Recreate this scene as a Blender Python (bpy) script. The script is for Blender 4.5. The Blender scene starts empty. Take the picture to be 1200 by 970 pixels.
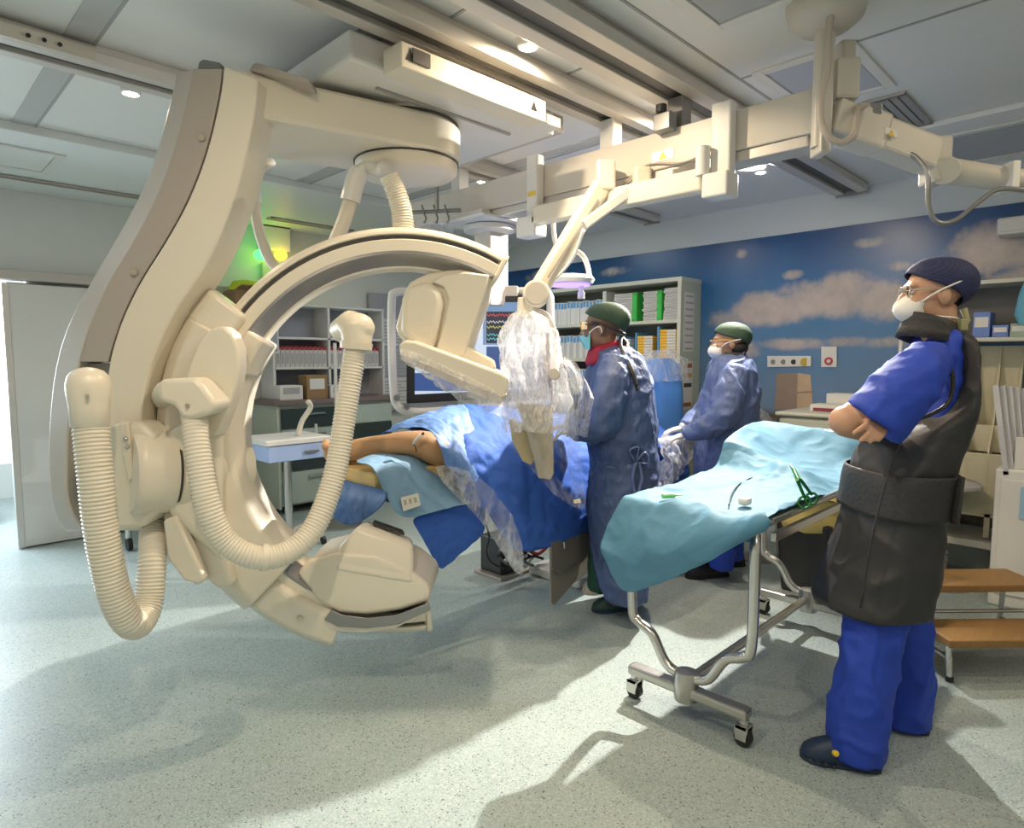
import bpy, bmesh, math, random
from mathutils import Vector as V, Matrix, noise
random.seed(7)
SC = bpy.context.scene
COL = SC.collection
# ---------------------------------------------------------------- camera, world, lights, exposure
FPX = 750.0; PITCH = math.atan(65 / 750); CAMZ = 1.42; S2 = math.sqrt(.5)
RT = V((S2, -S2, 0)); FD = V((S2, S2, 0)); UP = V((0, 0, 1))
cam_d = bpy.data.cameras.new('camera'); cam = bpy.data.objects.new('camera', cam_d); COL.objects.link(cam)
cam_d.sensor_width = 36; cam_d.lens = FPX * 36 / 1200; cam_d.clip_start = .05
cam.location = (0, 0, CAMZ); cam.rotation_euler = (math.pi / 2 - PITCH, 0, -math.pi / 4)
SC.camera = cam
SC.view_settings.view_transform = 'Standard'; SC.view_settings.look = 'None'
SC.view_settings.exposure = -0.62; SC.view_settings.gamma = 1; SC.view_settings.use_curve_mapping = False
SC.cycles.max_bounces = 8; SC.cycles.transparent_max_bounces = 16; SC.cycles.use_denoising = True
SC.cycles.caustics_reflective = False; SC.cycles.caustics_refractive = False
SC.cycles.sample_clamp_indirect = 6
wd = bpy.data.worlds.new('world'); SC.world = wd; wd.use_nodes = True
bg = wd.node_tree.nodes['Background']; bg.inputs[0].default_value = (.86, .94, 1, 1); bg.inputs[1].default_value = 2.2

def area(name, loc, size, power, color, look=None, size_y=None, spread=math.pi):
    l = bpy.data.lights.new(name, 'AREA'); l.energy = power; l.color = color; l.spread = spread
    l.shape = 'RECTANGLE' if size_y else 'DISK'; l.size = size
    if size_y: l.size_y = size_y
    o = bpy.data.objects.new(name, l); COL.objects.link(o); o.location = loc
    if look is not None:
        o.rotation_euler = (V(look) - V(loc)).to_track_quat('-Z', 'Y').to_euler()
    return o
WARM = (1, .80, .56); NEUT = (1, .93, .84); COOL = (.78, .90, 1)
# added fill lights shaped as ceiling panels (behind and beside the camera, and over the far side of the table)
FILL_PANELS = [(-.7, .9, 9, NEUT), (.9, -.7, 9, NEUT), (3.7, 4.3, 26, COOL), (-.6, 4.0, 8, COOL)]  # the one over the far monitor also stands for a lit ceiling patch
for k, (x, y, e, c) in enumerate(FILL_PANELS):
    area('panel_light', (x, y, 2.67), .58, e, c, (x, y, 0), .58)
# downlights: x, y, watts, colour; the pair over the camera is added front fill
DOWN = [(.95, 3.5, 14, WARM), (1.95, 1.86, 34, WARM), (4.32, 1.95, 190, NEUT), (3.15, 3.45, 18, WARM), (3.1, 1.84, 34, WARM),
        (4.45, 3.3, 58, NEUT), (3.0, -.4, 14, WARM), (.25, 1.25, 30, WARM), (1.3, .25, 16, WARM)]
AIM = {2: ((.6, 2.0, 0), 1.7), 5: ((1.4, 1.9, 0), 1.9)}   # adjustable lamps tilted towards the middle of the room
for k, (x, y, e, c) in enumerate(DOWN):
    area('downlight_lamp', (x, y, 2.655), .06, e, c, AIM[k][0] if k in AIM else (x, y, 0), None, AIM[k][1] if k in AIM else math.pi)
# daylight falling in through the open sliding door on the left
area('door_daylight', (-.2, 6.9, 1.75), 1.5, 200, COOL, (.9, 2.6, 0), 1.6)

# ---------------------------------------------------------------- helpers
_CD = FD * math.cos(PITCH) - UP * math.sin(PITCH); _CU = FD * math.sin(PITCH) + UP * math.cos(PITCH); CAM = V((0, 0, CAMZ))
def ray(x, y): return _CD + RT * ((x - 600) / FPX) + _CU * ((485 - y) / FPX)
def at(x, y, D): d = ray(x, y); return CAM + d * (D / d.dot(FD))
def atz(x, y, z): d = ray(x, y); return CAM + d * ((z - CAMZ) / d.z)
def atX(x, y, X): d = ray(x, y); return CAM + d * (X / d.x)
def atY(x, y, Y): d = ray(x, y); return CAM + d * (Y / d.y)
def topx(p):
    v = V(p) - CAM; z = v.dot(_CD); return 600 + FPX * v.dot(RT) / z, 485 - FPX * v.dot(_CU) / z
def cf(r, f, z): return RT * r + FD * f + UP * z

MATS = {}
def mat(name, col, rough=.5, metal=0, var=0, vs=8, bump=0, bs=40, bdist=.01, alpha=1, trans=0, emit=None, es=1, coat=0, spec=.5, stretch=None):
    if name in MATS: return MATS[name]
    m = bpy.data.materials.new(name); m.use_nodes = True; MATS[name] = m
    nt = m.node_tree; b = nt.nodes['Principled BSDF']
    b.inputs['Base Color'].default_value = (*col, 1); b.inputs['Roughness'].default_value = rough
    b.inputs['Metallic'].default_value = metal; b.inputs['Alpha'].default_value = alpha
    b.inputs['Transmission Weight'].default_value = trans; b.inputs['Coat Weight'].default_value = coat
    b.inputs['Specular IOR Level'].default_value = spec
    if emit: b.inputs['Emission Color'].default_value = (*emit, 1); b.inputs['Emission Strength'].default_value = es
    tc = nt.nodes.new('ShaderNodeTexCoord'); src = tc.outputs['Object']
    if stretch:
        mp = nt.nodes.new('ShaderNodeMapping'); mp.inputs['Scale'].default_value = stretch
        nt.links.new(src, mp.inputs[0]); src = mp.outputs[0]
    if var:
        n = nt.nodes.new('ShaderNodeTexNoise'); n.inputs['Scale'].default_value = vs; n.inputs['Detail'].default_value = 5
        nt.links.new(src, n.inputs['Vector'])
        mx = nt.nodes.new('ShaderNodeMix'); mx.data_type = 'RGBA'
        mx.inputs[6].default_value = (*[c * (1 - var) for c in col], 1); mx.inputs[7].default_value = (*[min(1, c * (1 + var)) for c in col], 1)
        nt.links.new(n.outputs[0], mx.inputs[0]); nt.links.new(mx.outputs[2], b.inputs['Base Color'])
    if bump:
        n = nt.nodes.new('ShaderNodeTexNoise'); n.inputs['Scale'].default_value = bs; n.inputs['Detail'].default_value = 4
        nt.links.new(src, n.inputs['Vector'])
        bp = nt.nodes.new('ShaderNodeBump'); bp.inputs['Strength'].default_value = bump; bp.inputs['Distance'].default_value = bdist
        nt.links.new(n.outputs[0], bp.inputs['Height']); nt.links.new(bp.outputs[0], b.inputs['Normal'])
    return m

class G:
    """collects shapes (world coordinates) that become one mesh"""
    def __init__(s): s.v = []; s.f = []
    def add(s, vs, fs):
        n = len(s.v); s.v += [V(p) for p in vs]; s.f += [tuple(i + n for i in f) for f in fs]; return s
    def hexa(s, p):   # 8 corners: bottom 0-3 ccw, top 4-7
        return s.add(p, [(3, 2, 1, 0), (4, 5, 6, 7), (0, 1, 5, 4), (1, 2, 6, 5), (2, 3, 7, 6), (3, 0, 4, 7)])
    def box(s, lo, hi):
        (a, b, c), (d, e, f) = lo, hi
        a, d = sorted((a, d)); b, e = sorted((b, e)); c, f = sorted((c, f))
        return s.hexa([(a, b, c), (d, b, c), (d, e, c), (a, e, c), (a, b, f), (d, b, f), (d, e, f), (a, e, f)])
    def obox(s, c, ex, ey, ez):  # centre and half-axis vectors
        c, ex, ey, ez = map(V, (c, ex, ey, ez))
        if ex.cross(ey).dot(ez) < 0: ex = -ex
        return s.hexa([c - ex - ey - ez, c + ex - ey - ez, c + ex + ey - ez, c - ex + ey - ez,
                       c - ex - ey + ez, c + ex - ey + ez, c + ex + ey + ez, c - ex + ey + ez])
    def loft(s, rings, cap=True, closed=False):
        n = len(rings[0]); m = len(rings); vs = [p for r in rings for p in r]; fs = []
        for i in range(m if closed else m - 1):
            for j in range(n):
                a = i * n + j; b = i * n + (j + 1) % n; k = ((i + 1) % m) * n
                fs.append((a, b, k + (j + 1) % n, k + j))
        if cap and not closed:
            fs.append(tuple(range(n - 1, -1, -1))); fs.append(tuple((m - 1) * n + j for j in range(n)))
        return s.add(vs, fs)
    def cyl(s, p0, p1, r0, r1=None, n=16, cap=True):
        return s.tube([p0, p1], [r0, r0 if r1 is None else r1], n, cap)
    def tube(s, pts, r, n=10, cap=True, flat=1.0, up=None):
        pts = [V(p) for p in pts]; m = len(pts); rs = r if isinstance(r, (list, tuple)) else [r] * m
        rings = []; prev = None
        for i, p in enumerate(pts):
            t = (pts[min(i + 1, m - 1)] - pts[max(i - 1, 0)])
            t = t.normalized() if t.length > 1e-9 else V((0, 0, 1))
            if prev is None:
                a = V(up) if up is not None else (V((0, 0, 1)) if abs(t.z) < .9 else V((1, 0, 0)))
            else: a = prev
            a = (a - t * a.dot(t)).normalized(); prev = a; b = t.cross(a)
            rings.append([p + (a * math.cos(q) * flat + b * math.sin(q)) * rs[i] for q in [2 * math.pi * k / n for k in range(n)]])
        return s.loft(rings, cap)
    def lathe(s, p, axis, prof, n=24):   # prof: (radius, height)
        p = V(p); ax = V(axis).normalized(); a = (V((0, 0, 1)) if abs(ax.z) < .9 else V((1, 0, 0))); a = (a - ax * a.dot(ax)).normalized(); b = ax.cross(a)
        return s.loft([[p + ax * h + (a * math.cos(2 * math.pi * k / n) + b * math.sin(2 * math.pi * k / n)) * max(r, 1e-4) for k in range(n)] for r, h in prof])
    def prism(s, poly, vec):
        vec = V(vec); a = [V(p) for p in poly]; b = [p + vec for p in a]; n = len(a)
        return s.add(a + b, [tuple(range(n - 1, -1, -1)), tuple(range(n, 2 * n))] + [(i, (i + 1) % n, n + (i + 1) % n, n + i) for i in range(n)])
    def ell(s, c, rx, ry, rz, n=20, m=12):   # ellipsoid, rx ry rz axis vectors
        c, rx, ry, rz = V(c), V(rx), V(ry), V(rz); rings = []
        for i in range(m + 1):
            t = math.pi * min(max(i / m, .004), .996)
            rings.append([c + rz * math.cos(t) + (rx * math.cos(2 * math.pi * k / n) + ry * math.sin(2 * math.pi * k / n)) * math.sin(t) for k in range(n)])
        return s.loft(rings)
    def grid(s, net, thick=None):
        m = len(net); n = len(net[0]); 
        return s.add([p for r in net for p in r], [(i * n + j, i * n + j + 1, (i + 1) * n + j + 1, (i + 1) * n + j) for i in range(m - 1) for j in range(n - 1)])

OFF = {}
def _name(o):
    return o
def mk(name, g, m, parent=None, smooth=None, bevel=0, seg=2, sub=0, solid=0, fixn=True):
    me = bpy.data.meshes.new(name)
    off = OFF[parent.name] if parent else None
    if off is None:
        lo = [min(p[i] for p in g.v) for i in range(3)]; hi = [max(p[i] for p in g.v) for i in range(3)]
        off = V(((lo[0] + hi[0]) / 2, (lo[1] + hi[1]) / 2, lo[2]))
    me.from_pydata([p - off for p in g.v], [], g.f)
    if fixn:
        bm = bmesh.new(); bm.from_mesh(me); bmesh.ops.recalc_face_normals(bm, faces=bm.faces); bm.to_mesh(me); bm.free()
    if m: me.materials.append(m)
    o = bpy.data.objects.new(name, me); COL.objects.link(o)
    if parent: o.parent = parent
    else: o.location = off
    OFF[o.name] = off
    if smooth is not None:
        me.shade_smooth()
        if smooth < 180: me.set_sharp_from_angle(angle=math.radians(smooth))
    if solid: q = o.modifiers.new('s', 'SOLIDIFY'); q.thickness = solid; q.offset = 0
    if sub: q = o.modifiers.new('d', 'SUBSURF'); q.levels = q.render_levels = sub
    if bevel: q = o.modifiers.new('b', 'BEVEL'); q.width = bevel; q.segments = seg; q.limit_method = 'ANGLE'; q.angle_limit = math.radians(35); q.harden_normals = False
    return o
def thing(name, label, cat, loc, group=None):
    o = bpy.data.objects.new(name, None); COL.objects.link(o); o.empty_display_size = .05
    o.location = V(loc); OFF[o.name] = V(loc); o['label'] = label; o['category'] = cat
    if group: o['group'] = group
    return o
def tag(o, label, cat, group=None):
    o['label'] = label; o['category'] = cat
    if group: o['group'] = group
    return o
def struct(name, g, m, parent=None, label=None, **k):
    o = mk(name, g, m, parent, **k)
    if not parent: o['kind'] = 'structure'
    if label: o['label'] = label
    return o
def dup(root, delta, label=None, group=None):
    def cp(o, par):
        c = o.copy(); COL.objects.link(c); c.parent = par
        OFF[c.name] = OFF[o.name] + V(delta)
        for ch in [x for x in bpy.data.objects if x.parent == o]: cp(ch, c)
        return c
    c = cp(root, None); c.location = root.location + V(delta)
    if label: c['label'] = label
    if group: c['group'] = group
    return c
def spl(pts, n=8):
    pts = [V(p) for p in pts]; out = []
    P = [pts[0] * 2 - pts[1]] + pts + [pts[-1] * 2 - pts[-2]]
    for i in range(1, len(P) - 2):
        for k in range(n):
            t = k / n; a, b, c, d = P[i - 1], P[i], P[i + 1], P[i + 2]
            out.append(.5 * ((2 * b) + (c - a) * t + (2 * a - 5 * b + 4 * c - d) * t * t + (3 * b - a - 3 * c + d) * t ** 3))
    return out + [pts[-1]]
def voxel(o, size, iters=2, disp=None, smooth_f=.5):
    """join a part's overlapping shapes into one continuous skin"""
    q = o.modifiers.new('r', 'REMESH'); q.mode = 'VOXEL'; q.voxel_size = size; q.use_smooth_shade = True
    if iters: w = o.modifiers.new('sm', 'SMOOTH'); w.iterations = iters; w.factor = smooth_f
    dg = bpy.context.evaluated_depsgraph_get(); me = bpy.data.meshes.new_from_object(o.evaluated_get(dg))
    old = o.data; o.modifiers.clear(); o.data = me; me.name = old.name; bpy.data.meshes.remove(old)
    if disp:
        ns = [v.normal.copy() for v in me.vertices]
        for v, nn in zip(me.vertices, ns): v.co += nn * disp(v.co)
    me.shade_smooth()
    return o
def net(rows, D=None):  # rows of (px,py,D) -> world points
    return [[at(*p) for p in r] for r in rows]
# ================================================================ materials of the room
WX, WY, CZ = 5.2, 6.0, 2.7
m_wall = mat('wall_paint', (.72, .73, .70), .6, var=.03)
m_ceil = mat('ceiling_panel', (.78, .78, .76), .45, var=.02)
m_seam = mat('ceiling_seam', (.36, .36, .35), .6)
m_rail = mat('rail_aluminium', (.62, .59, .55), .38, .35, var=.06, vs=3)
m_raild = mat('rail_groove', (.10, .10, .10), .5, .3)
m_white = mat('white_lacquer', (.74, .73, .70), .35)
m_cream = mat('machine_cream', (.76, .70, .58), .34, var=.02, vs=2)
m_creamd = mat('machine_ivory_hose', (.74, .69, .58), .45)
m_taupe = mat('machine_taupe', (.43, .38, .335), .4, var=.03, vs=2)
m_taupel = mat('machine_taupe_light', (.52, .48, .43), .4)
m_grey = mat('machine_grey', (.26, .26, .26), .3, .5)
m_dark = mat('dark_gap', (.045, .042, .04), .5)
m_black = mat('black_plastic', (.02, .02, .022), .4)
m_chrome = mat('brushed_steel', (.62, .61, .58), .25, .95, var=.05, vs=20)
m_steel = mat('stainless_base', (.50, .49, .46), .3, .9)
m_rubber = mat('black_rubber', (.015, .015, .015), .55)
m_brass = mat('screw_metal', (.55, .48, .38), .35, .8)

def floor_material():
    m = bpy.data.materials.new('speckled_vinyl'); m.use_nodes = True; nt = m.node_tree; b = nt.nodes['Principled BSDF']
    tc = nt.nodes.new('ShaderNodeTexCoord')
    vo = nt.nodes.new('ShaderNodeTexVoronoi'); vo.inputs['Scale'].default_value = 210
    nt.links.new(tc.outputs['Object'], vo.inputs['Vector'])
    r1 = nt.nodes.new('ShaderNodeValToRGB'); r1.color_ramp.interpolation = 'CONSTANT'
    e = r1.color_ramp.elements; e[0].position = 0; e[0].color = (.37, .455, .445, 1); e[1].position = .3; e[1].color = (.44, .53, .515, 1)
    for pos, c in ((.52, (.40, .49, .475, 1)), (.70, (.53, .58, .555, 1)), (.86, (.35, .405, .395, 1)), (.965, (.16, .18, .18, 1))):
        q = e.new(pos); q.color = c
    sep = nt.nodes.new('ShaderNodeSeparateColor'); nt.links.new(vo.outputs['Color'], sep.inputs[0]); nt.links.new(sep.outputs[0], r1.inputs[0])
    n = nt.nodes.new('ShaderNodeTexNoise'); n.inputs['Scale'].default_value = 1.3; n.inputs['Detail'].default_value = 4
    nt.links.new(tc.outputs['Object'], n.inputs['Vector'])
    mx = nt.nodes.new('ShaderNodeMix'); mx.data_type = 'RGBA'; mx.blend_type = 'MULTIPLY'; mx.inputs[0].default_value = .25
    nt.links.new(r1.outputs[0], mx.inputs[6]); nt.links.new(n.outputs[0], mx.inputs[7])
    nt.links.new(mx.outputs[2], b.inputs['Base Color']); b.inputs['Roughness'].default_value = .36
    b.inputs['Specular IOR Level'].default_value = .45
    return m
m_floor = floor_material()
X0, Y0 = -2.2, -2.2
struct('floor', G().box((X0, Y0, -.05), (WX + .1, WY + 2.2, 0)), m_floor)
struct('ceiling', G().box((X0, Y0, CZ), (WX + .1, WY + .1, CZ + .08)), m_ceil)
struct('wall_back', G().box((WX, Y0, 0), (WX + .1, WY + .1, CZ)), mat('wall_back_paint', (.60, .65, .68), .6))
# left wall with the doorway (opening x -0.75..0.62)
DX0, DX1, DZ = -.8, .86, 2.02
wl = G().box((X0, WY, 0), (DX0, WY + .1, CZ)).box((DX1, WY, 0), (WX, WY + .1, CZ)).box((DX0, WY, DZ), (DX1, WY + .1, CZ))
struct('wall_left', wl, m_wall)
struct('wall_behind', G().box((X0 - .1, Y0, 0), (X0, WY + .1, CZ)), m_wall)
struct('wall_right', G().box((X0, Y0 - .1, 0), (WX + .1, Y0, CZ)), m_wall)
# room beyond the doorway
struct('wall_beyond', G().box((X0, WY + 2.2, 0), (2.4, WY + 2.3, .35)), m_wall)
# lowered strip of ceiling along the mural wall and along the left wall
struct('ceiling_strip', G().box((4.15, Y0, CZ - .03), (WX, WY, CZ)), mat('ceiling_strip_paint', (.82, .82, .82), .5), bevel=.005)
struct('ceiling_step', G().box((X0, 4.45, CZ - .05), (4.15, WY, CZ)), mat('ceiling_step_paint', (.76, .78, .77), .5), bevel=.005)
# ceiling panel seams: narrow recessed-looking metal strips
cel = bpy.data.objects['ceiling']
def strip(x0, y0, x1, y1, z=CZ - .004, m=m_seam, name='seam_strip'):
    struct(name, G().box((x0, y0, z), (x1, y1, CZ + .001)), m, cel)
for x in (.0, .62, 1.42, 2.25, 3.05, 3.9):
    strip(x, 2.05, x + .1, 4.45, CZ - .006, mat('panel_strip', (.48, .48, .47), .5))
    strip(x + .1, 2.05, x + .112, 4.45, CZ - .008, m_seam)
for x in (1.62, 2.3, 3.0, 3.7): strip(x, 1.72, x + .012, 1.95)
for y in (1.42, .25, -.9): strip(-.5, y, 4.15, y + .012)
for x in (1.2, 2.9): strip(x, -1.5, x + .012, 1.42)
# access hatches in the ceiling
def hatch(x0, y0, x1, y1, z, name='ceiling_hatch', label='', m=None):
    t = thing(name, label, 'hatch', ((x0 + x1) / 2, (y0 + y1) / 2, z - .012))
    g = G()
    w = .045
    for a, b, c, d in ((x0, y0, x1, y0 + w), (x0, y1 - w, x1, y1), (x0, y0 + w, x0 + w, y1 - w), (x1 - w, y0 + w, x1, y1 - w)): g.box((a, b, z - .012), (c, d, z))
    mk('frame', g, m_white, t, bevel=.003)
    mk('panel', G().box((x0 + w + .006, y0 + w + .006, z - .006), (x1 - w - .006, y1 - w - .006, z)), m or m_ceil, t)
hatch(2.88, .93, 3.48, 1.36, CZ, label='grey ceiling hatch above the pale swivel arm mount', m=mat('hatch_grey', (.42, .45, .5), .35))
hatch(4.35, .3, 5.05, 1.25, CZ - .03, label='flat ceiling hatch close to the sky mural wall', m=mat('hatch_grey_dark', (.46, .48, .52), .5))
hatch(.3, 4.75, .92, 5.3, CZ - .05, label='pale ceiling hatch above the sliding door')
hatch(2.05, .9, 2.42, 1.3, CZ, label='small ceiling hatch at the top edge near the column', m=mat('hatch_grey'.upper(), (.40, .41, .43), .4))
# slot diffusers
def vent(c0, c1, n, label, z, m, along):
    t = thing('air_vent', label, 'vent', ((c0[0] + c1[0]) / 2, (c0[1] + c1[1]) / 2, z - .014))
    mk('backing', G().box((*c0, z - .004), (*c1, z)), m_dark, t)
    for i in range(n + 1):
        g = G(); w = .016
        if along == 'x':
            y = c0[1] + (c1[1] - c0[1]) * i / n; g.box((c0[0], y - w, z - .014), (c1[0], y + w, z - .003))
        else:
            x = c0[0] + (c1[0] - c0[0]) * i / n; g.box((x - w, c0[1], z - .014), (x + w, c1[1], z - .003))
        mk('slat', g, m, t)
    for k in (0, 1):
        c = (c0, c1)[k]; g = G()
        if along == 'x': g.box((c[0] - .012, c0[1] - .016, z - .014), (c[0] + .012, c1[1] + .016, z - .002))
        else: g.box((c0[0] - .016, c[1] - .012, z - .014), (c1[0] + .016, c[1] + .012, z - .002))
        mk('end_bar', g, m, t)
vent((3.6, .94), (4.14, 1.10), 4, 'four-slot grey ceiling air vent above the man in the lead apron', CZ, mat('vent_grey', (.33, .33, .33), .5), 'x')
vent((.3, 5.52), (1.75, 5.58), 1, 'long dark slot diffuser in the ceiling above the sliding door', CZ - .05, m_taupe, 'x')
vent((2.55, 5.52), (3.35, 5.58), 1, 'short dark slot diffuser in the ceiling over the back cabinets', CZ - .05, m_taupe, 'x')
# ceiling rails (aluminium, along X)
def rail(name, y0, y1, x0, x1, label, z0=2.615):
    t = thing(name, label, 'rail', (x0, (y0 + y1) / 2, z0))
    w = y1 - y0
    mk('web', G().box((x0, y0 + w * .12, 2.64), (x1, y1 - w * .12, CZ)), m_rail, t, bevel=.003)
    mk('flange', G().box((x0, y0, z0), (x1, y0 + w * .32, 2.665)), m_rail, t, bevel=.004)
    mk('flange', G().box((x0, y1 - w * .32, z0), (x1, y1, 2.665)), m_rail, t, bevel=.004)
    mk('groove', G().box((x0 + .002, y0 + w * .33, 2.635), (x1 - .002, y1 - w * .33, 2.6405)), m_raild, t)
    mk('end_cap', G().box((x1, y0 + .01, 2.6), (x1 + .012, y1 - .01, CZ)), m_grey, t, bevel=.002)
    return t
r1 = rail('ceiling_rail', 3.12, 3.30, -.9, 4.95, 'aluminium ceiling rail farthest from the camera, passing behind the tall curved gantry')
r2 = rail('ceiling_rail', 1.93, 2.12, -.5, 3.4, 'middle aluminium ceiling rail carrying the white gantry carriage')
r3 = rail('ceiling_rail', 1.52, 1.75, -.3, 5.12, 'wide aluminium ceiling rail nearest the camera, ending above the mural')
# perforated connector on the far rail
g = G().box((.3, 3.095, 2.615), (.72, 3.119, 2.665)); mk('connector_plate', g, mat('connector', (.6, .55, .47), .4, .4), r1)
for i in range(3): mk('hole', G().cyl((.5 + .05 * i, 3.090, 2.64), (.5 + .05 * i, 3.096, 2.64), .008, n=10), m_black, r1)
# downlights
m_lamp = mat('lamp_emitter', (1, .9, .75), .5, emit=(1, .86, .62), es=60)
names = ['left of the gantry arm beside the far rail', 'between the two near ceiling rails', 'beside the near rail over the mural', 'behind the gantry pivot disc near the far rail', 'above the bridge beam between the rails', 'over the shelf of white cartons', 'right of the camera beyond the frame', 'added over the camera on the left', 'added over the camera on the right']
for (x, y, e, c), nm in zip(DOWN, names):
    t = thing('downlight', 'small round warm downlight ' + nm, 'lamp', (x, y, CZ - .04), 'recessed ceiling downlights')
    mk('ring', G().lathe((x, y, CZ - .036), (0, 0, 1), [(.03, .004), (.036, 0), (.044, .004), (.05, .036)], 20), m_white, t, smooth=40)
    mk('bulb', G().lathe((x, y, CZ - .042), (0, 0, 1), [(.002, 0), (.015, .001), (.027, .006), (.029, .012)], 16), m_lamp, t)
m_fill_panel = mat('fill_panel_emitter', (1, 1, 1), .5, emit=(1, .96, .9), es=2.5)
for (x, y, e, c), nm in zip(FILL_PANELS, ['behind the camera', 'right of the camera', 'over the far monitor', 'in the far left of the room']):
    t = thing('ceiling_light_panel', 'added square fill light panel ' + nm, 'lamp', (x, y, CZ - .02), 'added fill light panels')
    mk('frame', G().box((x - .32, y - .32, CZ - .022), (x + .32, y + .32, CZ - .001)), m_white, t, bevel=.003)
    mk('diffuser', G().box((x - .29, y - .29, CZ - .0235), (x + .29, y + .29, CZ - .0222)), m_fill_panel, t)
# sliding door on the left wall and its rail
d = struct('door_1', G().box((.74, 5.90, .012), (1.95, 5.965, 1.965)), mat('door_white', (.68, .67, .64), .4), bevel=.004)
d['label'] = 'white sliding door leaf standing half open'
struct('door_edge', G().box((.70, 5.895, .012), (.74, 5.97, 1.965)), m_rail, d)
struct('door_rail', G().box((-.9, 5.87, 1.99), (2.9, 5.99, 2.06)), m_taupel, d, bevel=.006)
struct('trim_1', G().box((DX1 - .12, 5.985, 0), (DX1 + .0, 6.0, 1.98)), m_rail)
# things seen in the bright room beyond
tag(mk('floor_cushion', G().ell((.35, 7.2, .2), (.35, 0, 0), (0, .35, 0), (0, 0, .2)), mat('teal_fabric', (.10, .35, .40), .8), smooth=180), 'teal rounded thing on the floor beyond the open door', 'cushion')

# ---------------------------------------------------------------- mural
def mural_material():
    m = bpy.data.materials.new('sky_mural_print'); m.use_nodes = True; nt = m.node_tree; L = nt.links; b = nt.nodes['Principled BSDF']
    b.inputs['Roughness'].default_value = .28; b.inputs['Specular IOR Level'].default_value = .4
    tc = nt.nodes.new('ShaderNodeTexCoord'); sx = nt.nodes.new('ShaderNodeSeparateXYZ'); L.new(tc.outputs['Object'], sx.inputs[0])
    def math_(op, a, b_=None, c=None):
        n = nt.nodes.new('ShaderNodeMath'); n.operation = op
        for i, q in enumerate((a, b_, c)):
            if q is None: continue
            if isinstance(q, (int, float)): n.inputs[i].default_value = q
            else: L.new(q, n.inputs[i])
        return n.outputs[0]
    def ns(scale, detail=8, rough=.6):
        n = nt.nodes.new('ShaderNodeTexNoise'); n.inputs['Scale'].default_value = scale; n.inputs['Detail'].default_value = detail; n.inputs['Roughness'].default_value = rough
        L.new(tc.outputs['Object'], n.inputs['Vector']); return n.outputs[0]
    n1, n2 = ns(3.2, 9, .62), ns(1.1, 6)
    tot = None
    # cloud masses and painted lamp glare: wall coordinate y, z, half width, half height, strength  (object origin: y=2.8, z=0)
    for px, py, hw, hh, st in MURAL_CLOUDS_GLARE:
        p = atX(px, py, WX - .01)
        dy = math_('DIVIDE', math_('SUBTRACT', sx.outputs[1], p.y - MUR_Y), hw); dz = math_('DIVIDE', math_('SUBTRACT', sx.outputs[2], p.z - MUR_Z), hh)
        d2 = math_('ADD', math_('MULTIPLY', dy, dy), math_('MULTIPLY', dz, dz))
        v = math_('MULTIPLY', math_('SUBTRACT', 1.0, d2), st); v = math_('MAXIMUM', v, -1.2)
        tot = v if tot is None else math_('MAXIMUM', tot, v)
    dens = math_('ADD', math_('MULTIPLY', tot, .75), math_('MULTIPLY', math_('SUBTRACT', n1, .5), 2.0))
    rmp = nt.nodes.new('ShaderNodeMapRange'); rmp.interpolation_type = 'SMOOTHSTEP'; L.new(dens, rmp.inputs[0]); rmp.inputs[1].default_value = .0; rmp.inputs[2].default_value = .7
    sky = nt.nodes.new('ShaderNodeValToRGB'); e = sky.color_ramp.elements
    e[0].position = .0; e[0].color = (.17, .25, .36, 1); e[1].position = 1; e[1].color = (.010, .055, .18, 1)
    q = e.new(.45); q.color = (.065, .19, .39, 1); q = e.new(.72); q.color = (.018, .12, .32, 1)
    hz = nt.nodes.new('ShaderNodeMapRange'); L.new(sx.outputs[2], hz.inputs[0]); hz.inputs[1].default_value = 1.0 - MUR_Z; hz.inputs[2].default_value = 2.45 - MUR_Z
    L.new(math_('ADD', hz.outputs[0], math_('MULTIPLY', math_('SUBTRACT', n2, .5), .35)), sky.inputs[0])
    cl = nt.nodes.new('ShaderNodeValToRGB'); e = cl.color_ramp.elements
    e[0].position = .25; e[0].color = (.20, .20, .25, 1); e[1].position = .72; e[1].color = (.66, .57, .52, 1)
    L.new(ns(2.3, 8), cl.inputs[0])
    mx = nt.nodes.new('ShaderNodeMix'); mx.data_type = 'RGBA'; L.new(rmp.outputs[0], mx.inputs[0]); L.new(sky.outputs[0], mx.inputs[6]); L.new(cl.outputs[0], mx.inputs[7])
    # dark bottom strip of land
    bl = nt.nodes.new('ShaderNodeMapRange'); L.new(math_('ADD', sx.outputs[2], math_('MULTIPLY', n1, .12)), bl.inputs[0]); bl.inputs[1].default_value = 1.02 - MUR_Z; bl.inputs[2].default_value = 1.08 - MUR_Z
    land = nt.nodes.new('ShaderNodeValToRGB'); e = land.color_ramp.elements; e[0].position = .35; e[0].color = (.03, .03, .02, 1); e[1].position = .7; e[1].color = (.22, .17, .12, 1)
    L.new(ns(14, 6), land.inputs[0])
    m2 = nt.nodes.new('ShaderNodeMix'); m2.data_type = 'RGBA'; L.new(bl.outputs[0], m2.inputs[0]); L.new(land.outputs[0], m2.inputs[6]); L.new(mx.outputs[2], m2.inputs[7])
    L.new(m2.outputs[2], b.inputs['Base Color'])
    return m
MUR_Y, MUR_Z = (5.3 + -1.5) / 2, .3
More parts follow.
